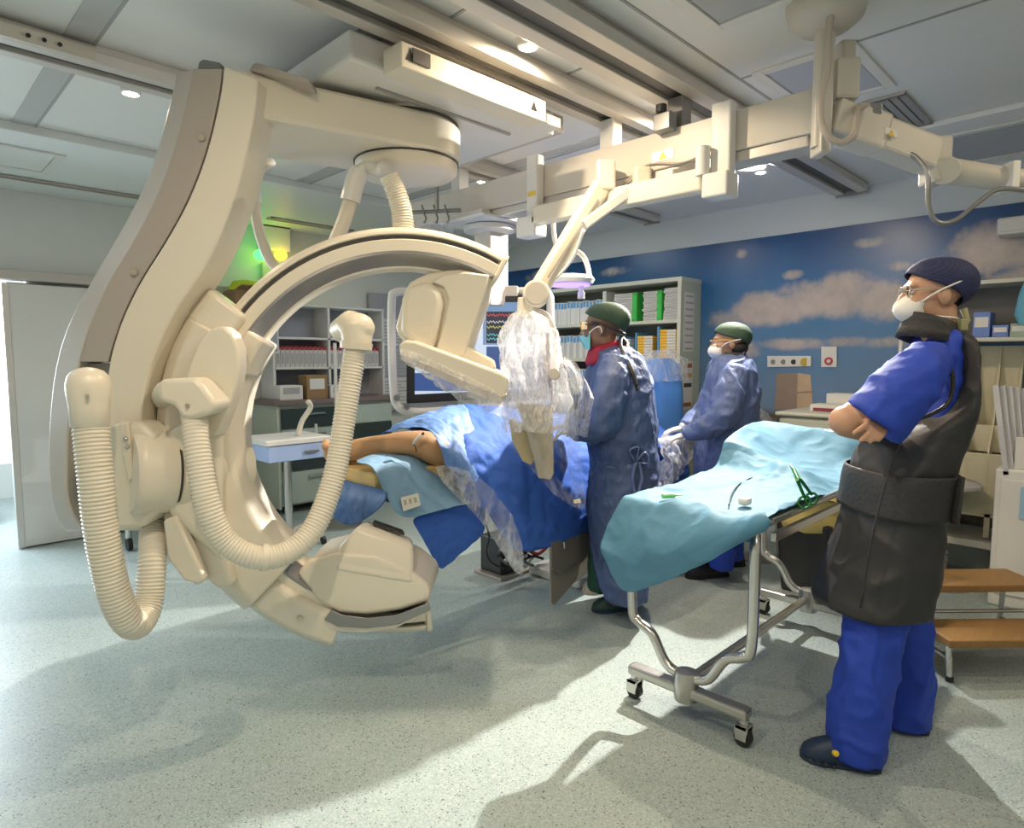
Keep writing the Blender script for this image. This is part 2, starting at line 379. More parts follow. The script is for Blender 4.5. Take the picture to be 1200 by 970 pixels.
MURAL_CLOUDS_GLARE = [(905, 362, .42, .17, 1.3), (990, 345, .30, .2, 1.1), (850, 375, .2, .12, .9), (940, 352, .3, .17, 1.2), (1030, 350, .25, .18, 1.0), (925, 403, .35, .06, .9), (875, 410, .16, .09, .9), (990, 400, .2, .05, .8), (1040, 402, .2, .05, .7),
                (1165, 290, .30, .20, 1.2), (1190, 350, .3, .25, 1.0), (870, 297, .07, .05, .62), (1020, 284, .12, .045, .62), (1055, 312, .09, .04, .6), (930, 322, .09, .04, .55), (640, 325, .35, .10, .9), (720, 318, .2, .06, .7)]  # the two uppermost small ovals paint lamp reflections into the print
mur = mk('sky_mural', G().box((WX - .012, -1.5, MUR_Z), (WX - .001, 5.3, 2.4)), mural_material())
tag(mur, 'large printed wall mural of blue sky and clouds behind the shelves', 'mural')
def wallpoly(pts, m, name, parent=None, x=WX - .0125, t=.004): 
    return mk(name, G().prism([atX(px, py, x) for px, py in pts], (-t, 0, 0)), m, parent)
m_tow = mat('tower_print', (.30, .22, .17), .4, var=.25, vs=9); m_towl = mat('tower_print_light', (.52, .38, .24), .4, var=.2, vs=9)
wallpoly([(908, 480), (910, 438), (935, 437), (934, 480)], m_tow, 'tower_shaded_side', mur)
wallpoly([(934, 480), (935, 437), (950, 439), (953, 480)], m_towl, 'tower_bright_side', mur)
wallpoly([(933, 459), (952, 458), (952, 460), (933, 461)], m_tow, 'tower_ledge', mur, t=.006)
# ================================================================ ceiling-hung X-ray C-arm
CC = at(480, 508, 2.75); TW = math.radians(12)
ER = RT * math.cos(TW) + FD * math.sin(TW); EN = -FD * math.cos(TW) + RT * math.sin(TW)
def cp(ang, rho, y): a = math.radians(ang); return CC + (ER * math.cos(a) + UP * math.sin(a)) * rho + EN * y
def sweep(sec, a0, a1, n=48):
    return G().loft([[cp(a0 + (a1 - a0) * i / n, r, y) for r, y in sec] for i in range(n + 1)])
carm = thing('c_arm_machine', 'large cream ceiling-hung X-ray C-arm curving round the patient table', 'medical machine', (CC.x, CC.y, .2))
A0, A1 = 62, 274
mk('c_ring', sweep([(.70, -.10), (.86, -.10), (.868, -.02), (.862, .055), (.845, .075), (.832, .078), (.829, .062), (.814, .062), (.811, .080), (.762, .082), (.757, .06), (.70, .02)], A0, A1, 72), m_cream, carm, smooth=30, bevel=.003)
mk('groove_strip', sweep([(.8285, .061), (.8145, .061), (.8145, .0665), (.8285, .0665)], A0 + .5, A1 - .5, 60), m_dark, carm, smooth=30)
mk('guide_track', sweep([(.757, .05), (.7625, .0835), (.752, .0845), (.712, .034), (.704, .012)], A0 + .3, A1 - .3, 60), m_grey, carm, smooth=50)
# ring ends
for a in (A0, A1):
    s = -1 if a == A0 else 1
    mk('ring_end_cap', sweep([(.69, -.105), (.868, -.105), (.872, .06), (.85, .084), (.76, .088), (.695, .03)], a, a + s * 1.6, 2), m_cream, carm, bevel=.006)
# holder the ring slides in
def hold(sec, a0, a1, n=26): return sweep(sec, a0, a1, n)
mk('ring_holder', hold([(.665, -.13), (.93, -.13), (.985, -.06), (.985, .06), (.93, .125), (.80, .14), (.70, .115), (.665, .05)], 150, 226), m_cream, carm, smooth=35, bevel=.012, seg=3)
mk('holder_shoe', hold([(.80, -.11), (.93, -.11), (.965, -.04), (.965, .05), (.93, .10), (.815, .115), (.795, .09)], 226, 249), m_cream, carm, smooth=35, bevel=.01)
mk('holder_nose', hold([(.66, -.10), (.74, -.10), (.76, .125), (.69, .13), (.655, .05)], 145, 158, 8), m_cream, carm, smooth=35, bevel=.012, seg=3)
mk('holder_tongue', hold([(.76, -.1), (.99, -.1), (1.0, .05), (.93, .115), (.80, .12)], 142, 151, 6), m_cream, carm, smooth=35, bevel=.02, seg=3)
for a, rr in ((154, .80), (238, .87)): mk('screw', G().cyl(cp(a, rr, .10), cp(a, rr, .145 if a < 200 else .118), .010, n=12), m_brass, carm)
# round-topped cover plate in front of the holder
def pxpoly(pts, D, depth): return G().prism([at(x, y, D) for x, y in pts], FD * depth)
def rounded(pts, n=6): return [p for p in spl3(pts, n)]
def spl3(pts, n):
    q = spl([V((x, y, 0)) for x, y in list(pts) + [pts[0]]], n)[:-1]
    return [(p.x, p.y) for p in q]
mk('cover_plate', pxpoly([(214, 455), (222, 425), (234, 398), (248, 384), (262, 382), (272, 390), (279, 408), (280, 430), (276, 455), (268, 480), (258, 505), (254, 512), (246, 512), (232, 500), (214, 480)], 2.36, .08), m_cream, carm, smooth=30, bevel=.012, seg=3)
# horizontal rotation joint between the gantry and the holder
J0 = at(150, 553, 2.36); J1 = at(262, 548, 2.60); jd = (J1 - J0).normalized()
mk('rotation_joint', G().lathe(J0, jd, [(.15, 0), (.16, .01), (.165, .03), (.165, .135), (.157, .138), (.157, .146), (.17, .15), (.175, .18), (.172, .23), (.15, .28), (.11, .36), (.10, .44)], 40), m_cream, carm, smooth=40)
mk('joint_gap', G().lathe(J0 + jd * .138, jd, [(.1595, 0), (.1595, .008)], 40), m_dark, carm, smooth=40)
mk('joint_arm', G().hexa([at(x, y, d) for x, y, d in ((196, 600, 2.36), (262, 660, 2.4), (262, 660, 2.62), (196, 600, 2.62), (196, 505, 2.36), (262, 470, 2.4), (262, 470, 2.62), (196, 505, 2.62))]), m_cream, carm, smooth=30, bevel=.03, seg=4)
mk('lower_fin', pxpoly([(188, 600), (222, 590), (262, 640), (272, 688), (255, 692), (226, 668), (196, 640)], 2.42, .12), m_cream, carm, smooth=30, bevel=.02, seg=3)
mk('lower_fin', pxpoly([(190, 610), (206, 604), (240, 680), (232, 686), (214, 680), (196, 655)], 2.36, .05), m_cream, carm, smooth=30, bevel=.012, seg=3)
for q in ((222, 606), (228, 625)): mk('screw', G().cyl(at(*q, 2.415), at(*q, 2.43), .012, n=12), m_brass, carm)
# mount from which the front hose leaves
mk('hose_mount', pxpoly([(183, 448), (190, 444), (228, 442), (238, 452), (254, 474), (248, 484), (225, 492), (212, 490), (203, 475), (186, 470)], 2.24, .2), m_cream, carm, smooth=30, bevel=.018, seg=3)
mk('screw', G().cyl(at(219, 475, 2.23), at(219, 475, 2.25), .007, n=10), m_brass, carm)
def hose(pts, r0, r1, name, parent, m=m_creamd, pitch=.0135, amp=.085):
    path = spl(pts, 40); L = [0]
    for a, b in zip(path, path[1:]): L.append(L[-1] + (b - a).length)
    n = int(L[-1] / pitch); out = []; rs = []; j = 0
    for i in range(n * 4 + 1):
        t = L[-1] * i / (n * 4)
        while j < len(L) - 2 and L[j + 1] < t: j += 1
        k = (t - L[j]) / max(L[j + 1] - L[j], 1e-9); out.append(path[j].lerp(path[j + 1], min(max(k, 0), 1)))
        rr = r0 + (r1 - r0) * t / L[-1]; rs.append(rr * (1 + (0, amp, amp, 0)[i % 4] - amp / 2))
    return mk(name, G().tube(out, rs, 18), m, parent, smooth=50)
hose([at(*p) for p in ((106, 497, 2.14), (112, 560, 2.12), (120, 630, 2.12), (134, 695, 2.14), (150, 727, 2.18), (163, 730, 2.24), (174, 705, 2.31), (179, 650, 2.37), (180, 600, 2.50), (182, 540, 2.62), (188, 480, 2.62), (194, 462, 2.45), (200, 458, 2.36))], .054, .043, 'ribbed_hose', carm)
hose([at(*p) for p in ((227, 482, 2.30), (232, 530, 2.26), (243, 590, 2.24), (262, 632, 2.25), (296, 652, 2.28), (335, 648, 2.34), (368, 618, 2.42), (391, 560, 2.5), (404, 490, 2.56), (417, 402, 2.62))], .043, .044, 'ribbed_hose', carm)
mk('hose_clamp', G().tube([at(306, 653, 2.296), at(313, 653, 2.306)], [.05, .05], 20), m_cream, carm, smooth=40)
# rounded ball cap of the left hose
c0 = at(106, 500, 2.14); c1 = at(104, 455, 2.14)
mk('hose_cap', G().lathe(c0, c1 - c0, [(.055, 0), (.058, .002), (.060, .07), (.063, .09), (.066, .12), (.066, .145), (.06, .17), (.045, .188), (.02, .198), (.002, .2)], 28), m_cream, carm, smooth=60)
mk('screw', G().cyl(at(102, 464, 2.07), at(102, 464, 2.09), .006, n=10), m_brass, carm)
# elbow at the upper end of the front hose
eb = mk('hose_elbow', G().tube([at(417, 406, 2.62), at(418, 398, 2.62), at(419, 388, 2.62), at(412, 382, 2.65), at(398, 388, 2.72)], [.058, .062, .068, .066, .05], 20).ell(at(418, 384, 2.62), RT * .074, FD * .058, UP * .062), m_cream, carm, smooth=180)
voxel(eb, .008, 3)
mk('hose_collar', G().cyl(at(417, 409, 2.62), at(417.6, 401, 2.62), .064, .066, 22), m_cream, carm, smooth=40)
# detector: housing, front plate, flat panel
def cpoly(pts, D, depth): return pxpoly(pts, D, depth)
mk('detector_housing', cpoly([(474, 340), (480, 330), (500, 320), (540, 313), (577, 318), (571, 350), (549, 418), (540, 440), (519, 446), (500, 432), (466, 393), (463, 383)], 2.74, .26), m_cream, carm, smooth=30, bevel=.02, seg=3)
mk('detector_front_plate', cpoly([(505, 330), (520, 321), (545, 318), (574, 322), (569, 345), (546, 412), (536, 424), (524, 430), (512, 423), (511, 410), (521, 375), (526, 350), (520, 336)], 2.715, .03), m_cream, carm, smooth=30, bevel=.008, seg=2)
mk('detector_side_bulge', pxpoly([(470, 350), (476, 336), (500, 328), (518, 340), (520, 355), (512, 395), (503, 420), (468, 390)], 2.70, .1), m_cream, carm, smooth=30, bevel=.03, seg=4)
mk('detector_carriage', cpoly([(518, 432), (546, 404), (578, 422), (580, 430), (577, 440), (570, 441)], 2.72, .2), m_cream, carm, smooth=30, bevel=.01)
mk('detector_panel', cpoly([(467, 404), (474, 398), (486, 399), (588, 437), (597, 443), (596, 455), (588, 473), (580, 472), (470, 420)], 2.60, .42), m_cream, carm, smooth=30, bevel=.012, seg=3)
mk('detector_face', cpoly([(469, 421), (580, 473), (588, 474), (594, 462), (588, 464), (471, 414)], 2.592, .43), m_taupe, carm, smooth=30, bevel=.003)
# X-ray tube housing at the lower end of the ring
mk('tube_housing', pxpoly([(346, 672), (362, 657), (395, 648), (440, 650), (480, 668), (500, 684), (505, 694), (502, 706), (470, 716), (430, 722), (396, 720), (370, 704)], 2.58, .34), m_cream, carm, smooth=30, bevel=.03, seg=4)
mk('collimator', G().loft([[at(x, y, d) for x, y, d in ((392, 668, 2.57), (484, 684, 2.57), (484, 676, 2.85), (396, 660, 2.85))],
                          [at(x, y, d) for x, y, d in ((398, 640, 2.6), (485, 655, 2.6), (486, 648, 2.85), (402, 634, 2.85))],
                          [at(x, y, d) for x, y, d in ((418, 618, 2.63), (484, 641, 2.63), (484, 634, 2.82), (426, 612, 2.82))],
                          [at(x, y, d) for x, y, d in ((428, 614, 2.66), (482, 634, 2.66), (481, 630, 2.80), (434, 611, 2.80))]]), m_cream, carm, smooth=30, bevel=.02, seg=3)
mk('collimator_window', G().hexa([at(x, y, d) for x, y, d in ((437, 615, 2.69), (474, 627, 2.69), (472, 623, 2.78), (439, 611.5, 2.78), (437, 612, 2.69), (474, 624.5, 2.69), (472, 620.5, 2.78), (439, 609, 2.78))]), m_dark, carm)
# lower track on the tube side
mk('tube_track', G().loft([[at(x, y, 2.555), at(x + dx, y + dy, 2.555), at(x + dx, y + dy, 2.7), at(x, y, 2.7)] for x, y, dx, dy in ((388, 714, -8, 12), (400, 720, -4, 14), (430, 724, 0, 12), (465, 720, 3, 11), (503, 706, 2, 8))]), m_grey, carm, smooth=40, bevel=.003)
mk('tube_skirt', G().loft([[at(x, y, 2.57), at(x + dx, y + dy, 2.57), at(x + dx, y + dy, 2.78), at(x, y, 2.78)] for x, y, dx, dy in ((380, 726, 2, 10), (400, 733, 2, 7), (430, 735, 0, 6), (465, 730, 0, 5), (500, 715, -2, 3))]), m_cream, carm, smooth=40, bevel=.003)

# gantry: horizontal slab at the pivot and the curved hanging arm
gan = carm
PIV = cf(-.487, 3.05, 0); AX = (RT * .845 + FD * .535).normalized(); AN = (FD * .845 - RT * .535).normalized()
def slabring(z, hw, ln, inset=0):
    pts = [PIV + AX * (math.cos(a) * hw) + AN * (math.sin(a) * hw) for a in [math.radians(-90 + 180 * k / 20) for k in range(21)]]
    pts += [PIV - AX * ln + AN * hw, PIV - AX * ln - AN * hw]
    return [V((p.x, p.y, z)) for p in pts]
mk('gantry_slab', G().loft([slabring(2.317, .235, .757), slabring(2.331, .248, .767), slabring(2.458, .248, .767), slabring(2.473, .235, .757)]), m_cream, gan, smooth=35)
mk('slab_disc', G().lathe((PIV.x, PIV.y, 2.252), (0, 0, 1), [(.14, 0), (.212, .008), (.232, .024), (.234, .058)], 44), m_cream, gan, smooth=50)
mk('slab_disc_gap', G().cyl((PIV.x, PIV.y, 2.3105), (PIV.x, PIV.y, 2.318), .240, n=44), m_dark, gan)
mk('pivot_column', G().cyl((PIV.x, PIV.y, 2.473), (PIV.x, PIV.y, 2.501), .235, n=44), m_cream, gan, smooth=40)
mk('pivot_gap', G().cyl((PIV.x, PIV.y, 2.474), (PIV.x, PIV.y, 2.486), .240, n=44), m_dark, gan, smooth=40)
# curved arm: cream face, taupe cover, outer rim
Lc = [(262, 77), (259, 105), (252, 140), (243, 175), (231, 210), (214, 248), (190, 290), (166, 328), (146, 368), (133, 405), (126, 440), (124, 480), (125, 540), (126, 622)]
Rc = [(302, 92), (299, 128), (291, 170), (283, 205), (270, 245), (254, 285), (232, 325), (208, 360), (190, 395), (176, 430), (168, 465), (165, 500), (166, 560), (168, 622)]
def band(L, Rr, DL, DR, back):
    rings = []
    L = spl([V((*p, 0)) for p in L], 3); Rr = spl([V((*p, 0)) for p in Rr], 3)
    for l, r in zip(L, Rr):
        a, b = at(l.x, l.y, DL), at(r.x, r.y, DR)
        c, d = b + FD * (back - DR), a + FD * (back - DL)
        rings.append([a, b, c, d])
    return G().loft(rings)
mk('arm_front', band(Lc, Rc, 2.39, 2.40, 2.58), m_cream, gan, smooth=25, bevel=.006)
Lt = [(226, 80), (221, 105), (213, 140), (203, 175), (191, 210), (174, 248), (151, 290), (128, 328), (110, 368), (99, 405), (93, 424)]
Rt = [(260, 80), (257, 105), (250, 140), (241, 175), (229, 210), (212, 248), (188, 290), (164, 328), (144, 368), (131, 405), (126, 424)]
mk('arm_cover', band(Lt, Rt, 2.41, 2.395, 2.56), m_taupe, gan, smooth=25, bevel=.005)
Lr = [(207, 84), (199, 120), (187, 165), (172, 210), (150, 255), (124, 300), (98, 345), (78, 385), (65, 430), (58, 490), (57, 550), (64, 600), (77, 623)]
Rr_ = [(229, 80), (223, 115), (212, 155), (199, 195), (180, 240), (154, 290), (128, 335), (108, 375), (93, 424), (82, 480), (78, 530), (80, 590), (100, 623)]
mk('arm_rim', band(Lr, Rr_, 2.50, 2.41, 2.60), m_taupel, gan, smooth=25, bevel=.01, seg=3)
mk('arm_recess', band([(92, 426), (84, 470), (79, 530), (80, 590), (98, 622)], [(128, 426), (126, 470), (126, 530), (127, 590), (128, 622)], 2.47, 2.45, 2.58), mat('machine_recess', (.34, .30, .26), .5), gan, smooth=25)
mk('arm_top_cap', pxpoly([(233, 72), (238, 69), (258, 73), (257, 81), (231, 80)], 2.43, .1), m_grey, gan, bevel=.004)
mk('slab_cap', pxpoly([(296, 75), (300, 73), (362, 92), (362, 98), (292, 82)], 2.46, .1), m_taupe, gan, bevel=.004)
for q in ((236, 161), (157, 319)): mk('screw', G().cyl(at(*q, 2.385), at(*q, 2.41), .011, n=14), m_brass, gan, smooth=30)
mk('arm_lower_block', pxpoly([(126, 500), (140, 494), (166, 496), (182, 510), (184, 600), (168, 618), (128, 622), (120, 600)], 2.33, .14), m_cream, gan, smooth=30, bevel=.02, seg=3)
mk('switch_boss', pxpoly([(139, 496), (150, 495), (152, 520), (156, 560), (150, 566), (142, 530)], 2.315, .03), m_cream, gan, smooth=30, bevel=.006)
for q in ((147, 514), (149, 523)): mk('knob', G().ell(at(*q, 2.312), RT * .01, FD * .008, UP * .008, 10, 6), m_chrome, gan, smooth=180)
# carriage under the ceiling rails
car = thing('gantry_carriage', 'white ceiling carriage plate carrying the gantry between two rails', 'carriage', (1.7, 2.6, 2.46))
mk('plate', G().box((1.30, 2.13, 2.502), (2.42, 3.10, 2.613)), m_white, car, bevel=.012)
mk('side_plate', G().box((1.34, 2.9, 2.47), (1.9, 3.1, 2.502)), m_white, car, bevel=.006)
p0, p1 = 1.42, 2.2
mk('rail_cover', G().box((p0, 1.985, 2.47), (p1, 2.10, 2.56)), m_cream, car, bevel=.005)
mk('cover_slot', G().box((p0 + .05, 1.98, 2.50), (p0 + .13, 1.9855, 2.55)), m_dark, car)
mk('cover_lip', G().box((p1, 2.0, 2.475), (p1 + .12, 2.1, 2.52)), m_white, car, bevel=.004)
mk('seam_bar', G().box((1.5, 2.26, 2.492), (2.25, 2.275, 2.503)), m_seam, car)
mk('cross_bar', G().box((2.42, 2.14, 2.53), (2.50, 3.1, 2.613)), m_taupel, car, bevel=.004)
for i in range(3): mk('arrow_mark', G().prism([(p0 + .02 + i * .33, 1.9835, 2.50), (p0 + .06 + i * .33, 1.9835, 2.50), (p0 + .04 + i * .33, 1.9835, 2.545)], (0, .001, 0)), m_black, car)
# overhead hoses from the ceiling to the ring
def cable(pts, r, name, label, cat, m, n=10): 
    o = mk(name, G().tube(spl([at(*p) for p in pts], 10), r, n), m, None, smooth=180); tag(o, label, cat); return o
hs = thing('overhead_hose', 'thin pale overhead hose hanging beside the gantry arm', 'hose', at(300, 230, 3.1))
mk('tube', G().tube(spl([at(*p) for p in ((298, 232, 3.0), (300, 252, 3.0), (307, 282, 3.0), (320, 310, 3.0), (345, 330, 2.95), (372, 340, 2.9))], 8), .024, 12), m_creamd, hs, smooth=180)
mk('collar', G().cyl(at(297, 222, 3.0), at(298.5, 238, 3.0), .03, n=14), m_white, hs, smooth=40)
mk('feed_tube', G().tube(spl([at(*p) for p in ((297, 222, 3.0), (300, 205, 3.05), (318, 190, 3.15))], 8), .022, 12), m_creamd, hs, smooth=180)
hs = thing('overhead_hose', 'straight smooth pale hose in a white sleeve left of the ribbed one', 'hose', at(410, 220, 2.9))
mk('tube', G().tube([at(412, 232, 2.9), at(403, 260, 2.9), at(386, 300, 2.9), at(380, 312, 2.88)], .032, 14), m_creamd, hs, smooth=180)
mk('sleeve', G().tube([at(422, 200, 2.9), at(416, 212, 2.9), at(410, 236, 2.9)], .043, 16), m_white, hs, smooth=40)
mk('feed_tube', G().tube(spl([at(*p) for p in ((420, 202, 2.9), (432, 195, 2.9), (445, 200, 2.85), (452, 195, 2.8))], 8), .03, 12), m_white, hs, smooth=180)
hs = thing('overhead_hose', 'thick ribbed pale hose from the pivot disc to the ring top', 'hose', at(470, 240, 2.7))
hose([at(*p) for p in ((455, 205, 2.72), (464, 225, 2.74), (471, 250, 2.75), (473, 282, 2.75))], .04, .046, 'ribbed_tube', hs, pitch=.011)
# ================================================================ ceiling bridge, boom arms, shield, display
m_beam = mat('beam_ivory', (.62, .58, .52), .4, var=.03, vs=3)
m_yellow = mat('label_yellow', (.75, .52, .06), .5)
br = thing('ceiling_bridge', 'long ivory bridge beam hung across the ceiling rails', 'beam', (2.73, 2.3, 2.29))
mk('beam', G().box((2.66, 1.0, 2.30), (2.80, 3.75, 2.47)), m_beam, br, bevel=.006)
mk('lower_rail', G().box((2.67, 1.02, 2.255), (2.79, 2.9, 2.299)), m_rail, br, bevel=.004)
mk('end_plate', G().box((2.65, .975, 2.29), (2.81, 1.0, 2.475)), m_white, br, bevel=.004)
for y in (1.63, 2.02, 3.2): mk('hanger', G().box((2.69, y - .04, 2.47), (2.77, y + .04, 2.617)), m_grey if y < 1.9 else m_white, br, bevel=.004)
g = G().box((2.60, 1.60, 2.45), (2.66, 1.69, 2.53)); mk('brake_block', g, m_grey, br, bevel=.006); mk('brake_block', G().cyl((2.6, 1.645, 2.53), (2.6, 1.645, 2.56), .025, n=14), m_black, br)
mk('clamp', G().box((2.60, 1.31, 2.17), (2.658, 1.40, 2.50)), m_white, br, bevel=.008)
mk('clamp_foot', G().box((2.55, 1.295, 2.10), (2.659, 1.41, 2.20)), m_white, br, bevel=.008)
mk('clamp_knob', G().cyl((2.575, 1.42, 2.2), (2.575, 1.42, 2.32), .03, n=16), m_white, br, smooth=40)
mk('clamp', G().box((2.60, 2.41, 2.16), (2.658, 2.49, 2.52)), m_white, br, bevel=.008)
mk('clamp_foot', G().box((2.56, 2.39, 2.08), (2.66, 2.53, 2.19)), m_white, br, bevel=.01)
mk('warning_label', G().box((2.598, 2.42, 2.30), (2.6005, 2.475, 2.325)), m_yellow, br)
mk('cable', G().tube(spl([(2.655, 1.9, 2.26), (2.65, 1.75, 2.33), (2.65, 1.55, 2.30), (2.65, 1.42, 2.34)], 8), .005, 6), m_taupe, br, smooth=180)
# arm carriage with warning label, under the beam
sh = thing('shield_arm', 'ivory articulated ceiling arm reaching down to the plastic-wrapped radiation shield', 'arm', (2.6, 1.9, 1.6))
mk('traverse', G().box((2.56, 1.42, 2.14), (2.64, 2.42, 2.235)), m_cream, sh, bevel=.01)
a = atX(777, 182, 2.558); mk('warning_label', G().box((2.556, a.y - .055, a.z - .022), (2.561, a.y + .055, a.z + .022)), mat('label_white', (.8, .78, .72), .5), sh)
mk('warning_triangle', G().prism([(2.5545, a.y - .02, a.z - .016), (2.5545, a.y + .02, a.z - .016), (2.5545, a.y, a.z + .018)], (.0015, 0, 0)), m_yellow, sh)
def bar(g, p0, p1, w, h):
    p0, p1 = V(p0), V(p1); t = (p1 - p0).normalized(); s = t.cross(UP).normalized(); u = s.cross(t)
    return g.obox((p0 + p1) / 2, t * (p1 - p0).length / 2, s * w / 2, u * h / 2)
P_top = at(707, 214, 3.18); P_mid = at(628, 345, 3.05)
mk('pivot_block', G().obox(at(709, 207, 3.18), RT * .045, FD * .05, UP * .07), m_cream, sh, bevel=.012)
mk('spring_arm', bar(G(), P_top, P_mid, .075, .085), m_cream, sh, bevel=.016, seg=3)
mk('spring_arm_seam', bar(G(), at(701, 234, 3.125), at(642, 325, 3.02), .004, .01), m_taupe, sh)
mk('link_rod', bar(G(), at(752, 214, 3.1), at(684, 264, 3.05), .03, .05), m_white, sh, bevel=.008)
mk('link_block', G().obox(at(752, 212, 3.12), RT * .04, FD * .04, UP * .06), m_cream, sh, bevel=.012)
mk('elbow', G().cyl(P_mid - FD * .06, P_mid + FD * .06, .062, n=28), m_cream, sh, smooth=40, bevel=.006)
mk('elbow_disc', G().cyl(P_mid - FD * .066, P_mid - FD * .058, .05, n=28), m_taupel, sh, smooth=40)
mk('drop_tube', G().cyl(at(619, 350, 3.05), at(616, 372, 3.05), .05, .045, 20), m_cream, sh, smooth=40, bevel=.004)
mk('power_cable', G().tube(spl([at(*p) for p in ((684, 268, 3.06), (672, 300, 3.08), (655, 322, 3.06), (640, 332, 3.04))], 8), .008, 6), m_white, sh, smooth=180)
# shield: steel hanger, lead flap, clear sheet, crinkled sterile cover
def plastic(name, white, tr, bs=9, bump=.9, rough=.12):
    m = bpy.data.materials.new(name); m.use_nodes = True; nt = m.node_tree; L = nt.links; MATS[name] = m
    out = nt.nodes['Material Output']; b = nt.nodes['Principled BSDF']
    b.inputs['Base Color'].default_value = (*white, 1); b.inputs['Roughness'].default_value = rough; b.inputs['Specular IOR Level'].default_value = .8
    tc = nt.nodes.new('ShaderNodeTexCoord'); mp = nt.nodes.new('ShaderNodeMapping'); mp.inputs['Scale'].default_value = (1.4, 1.4, .55); L.new(tc.outputs['Object'], mp.inputs[0])
    vo = nt.nodes.new('ShaderNodeTexNoise'); vo.inputs['Scale'].default_value = bs; vo.inputs['Detail'].default_value = 6; vo.inputs['Roughness'].default_value = .65; vo.inputs['Distortion'].default_value = 1.6; L.new(mp.outputs[0], vo.inputs['Vector'])
    bp = nt.nodes.new('ShaderNodeBump'); bp.inputs['Strength'].default_value = bump; bp.inputs['Distance'].default_value = .02; L.new(vo.outputs[0], bp.inputs['Height']); L.new(bp.outputs[0], b.inputs['Normal'])
    r = nt.nodes.new('ShaderNodeMapRange'); L.new(vo.outputs[0], r.inputs[0]); r.inputs[1].default_value = .38; r.inputs[2].default_value = .68; r.inputs[3].default_value = min(1, tr + .22); r.inputs[4].default_value = max(0, tr - .25)
    tl = nt.nodes.new('ShaderNodeBsdfTranslucent'); tl.inputs[0].default_value = (*white, 1); m0 = nt.nodes.new('ShaderNodeMixShader'); m0.inputs[0].default_value = .4; L.new(b.outputs[0], m0.inputs[1]); L.new(tl.outputs[0], m0.inputs[2])
    t = nt.nodes.new('ShaderNodeBsdfTransparent'); mx = nt.nodes.new('ShaderNodeMixShader'); L.new(r.outputs[0], mx.inputs[0]); L.new(m0.outputs[0], mx.inputs[1]); L.new(t.outputs[0], mx.inputs[2]); L.new(mx.outputs[0], out.inputs[0])
    return m
m_crink = plastic('crinkled_clear_plastic', (.95, .94, .93), .54, 20, .5)
m_sheet = plastic('clear_plastic_sheet', (.85, .87, .9), .82, 4, .3)
m_bagclear = plastic('loose_clear_film', (.88, .89, .9), .68, 6, .35)
rs = thing('radiation_shield', 'hanging radiation shield wrapped in crinkled clear sterile plastic', 'shield', at(640, 600, 3.05))
mk('hanger_rod', G().tube(spl([at(*p) for p in ((620, 366, 3.04), (636, 366, 3.03), (646, 378, 3.02), (650, 400, 3.02), (650, 432, 3.02), (648, 438, 3.02))], 6), .012, 10), m_taupel, rs, smooth=180)
mk('clamp_knob', G().cyl(at(649, 438, 2.96), at(649, 438, 3.04), .028, n=18), m_taupel, rs, smooth=40, bevel=.004)
mk('strap', G().loft([[at(x, y, 3.035), at(x + w, y, 3.035), at(x + w, y, 3.04), at(x, y, 3.04)] for x, y, w in ((640, 390, 3), (641, 430, 4), (641, 447, 5), (644, 455, 4), (646, 476, 2))]), mat('strap_brown', (.30, .20, .16), .6), rs)
mk('acrylic_pane', G().prism([at(x, y, 3.09) for x, y in ((592, 385), (600, 372), (640, 372), (646, 385), (648, 478), (600, 470))], FD * .02), m_sheet, rs)
mk('lead_flap', G().prism([at(x, y, 3.0) for x, y in ((604, 471), (648, 476), (649, 555), (645, 562), (631, 560), (626, 540), (618, 510))], FD * .012), mat('lead_flap_beige', (.40, .35, .27), .5, var=.08, vs=12), rs, bevel=.003)
mk('lead_flap', G().prism([at(x, y, 3.02) for x, y in ((596, 490), (622, 500), (627, 538), (622, 545), (612, 540), (600, 516))], FD * .012), mat('lead_flap_gold', (.48, .38, .20), .45, var=.1, vs=12), rs, bevel=.003)
def crinkle(g, amp, sc): 
    for i, p in enumerate(g.v):
        n = noise.noise_vector(p * sc); g.v[i] = p + n * amp + noise.noise_vector(p * sc * 2.7) * amp * .4
    return g
# sterile cover: bulging bag around the pane
rings = []
prof = [(366, 607, 628), (372, 598, 642), (384, 590, 652), (400, 586, 656), (420, 586, 658), (440, 590, 660), (455, 596, 664), (470, 594, 668), (485, 590, 664), (505, 592, 656)]
for y, xl, xr in [(366 + (505 - 366) * k / 34, 0, 0) for k in range(35)]:
    for (ya, la, ra), (yb, lb, rb) in zip(prof, prof[1:]):
        if ya <= y <= yb + 1e-6:
            t = (y - ya) / (yb - ya); l = la + (lb - la) * t; r = ra + (rb - ra) * t
    c = at((l + r) / 2, y, 3.05); hw = (at(r, y, 3.05) - at(l, y, 3.05)).length / 2
    n_ = 44
    rings.append([c + RT * hw * math.cos(a) * (1 + .10 * math.sin(7 * a + y * .09)) + FD * (.10 * math.sin(a) * (1 + .25 * math.sin(11 * a + y * .05))) for a in [2 * math.pi * k / n_ for k in range(n_)]])
mk('sterile_cover', crinkle(G().loft(rings, cap=False), .022, 13), m_crink, rs, smooth=25, fixn=False)
mk('sterile_cover_side', crinkle(G().grid([[at(xl + (xr - xl) * j / 12, y, 3.12 + .06 * math.sin(j * 1.7 + i)) for j in range(13)] for i, (y, xl, xr) in enumerate([(418, 655, 664), (428, 656, 674), (440, 656, 682), (452, 658, 690), (465, 658, 694), (480, 656, 692), (495, 655, 690), (508, 655, 688)])]), .03, 9), m_crink, rs, smooth=25)
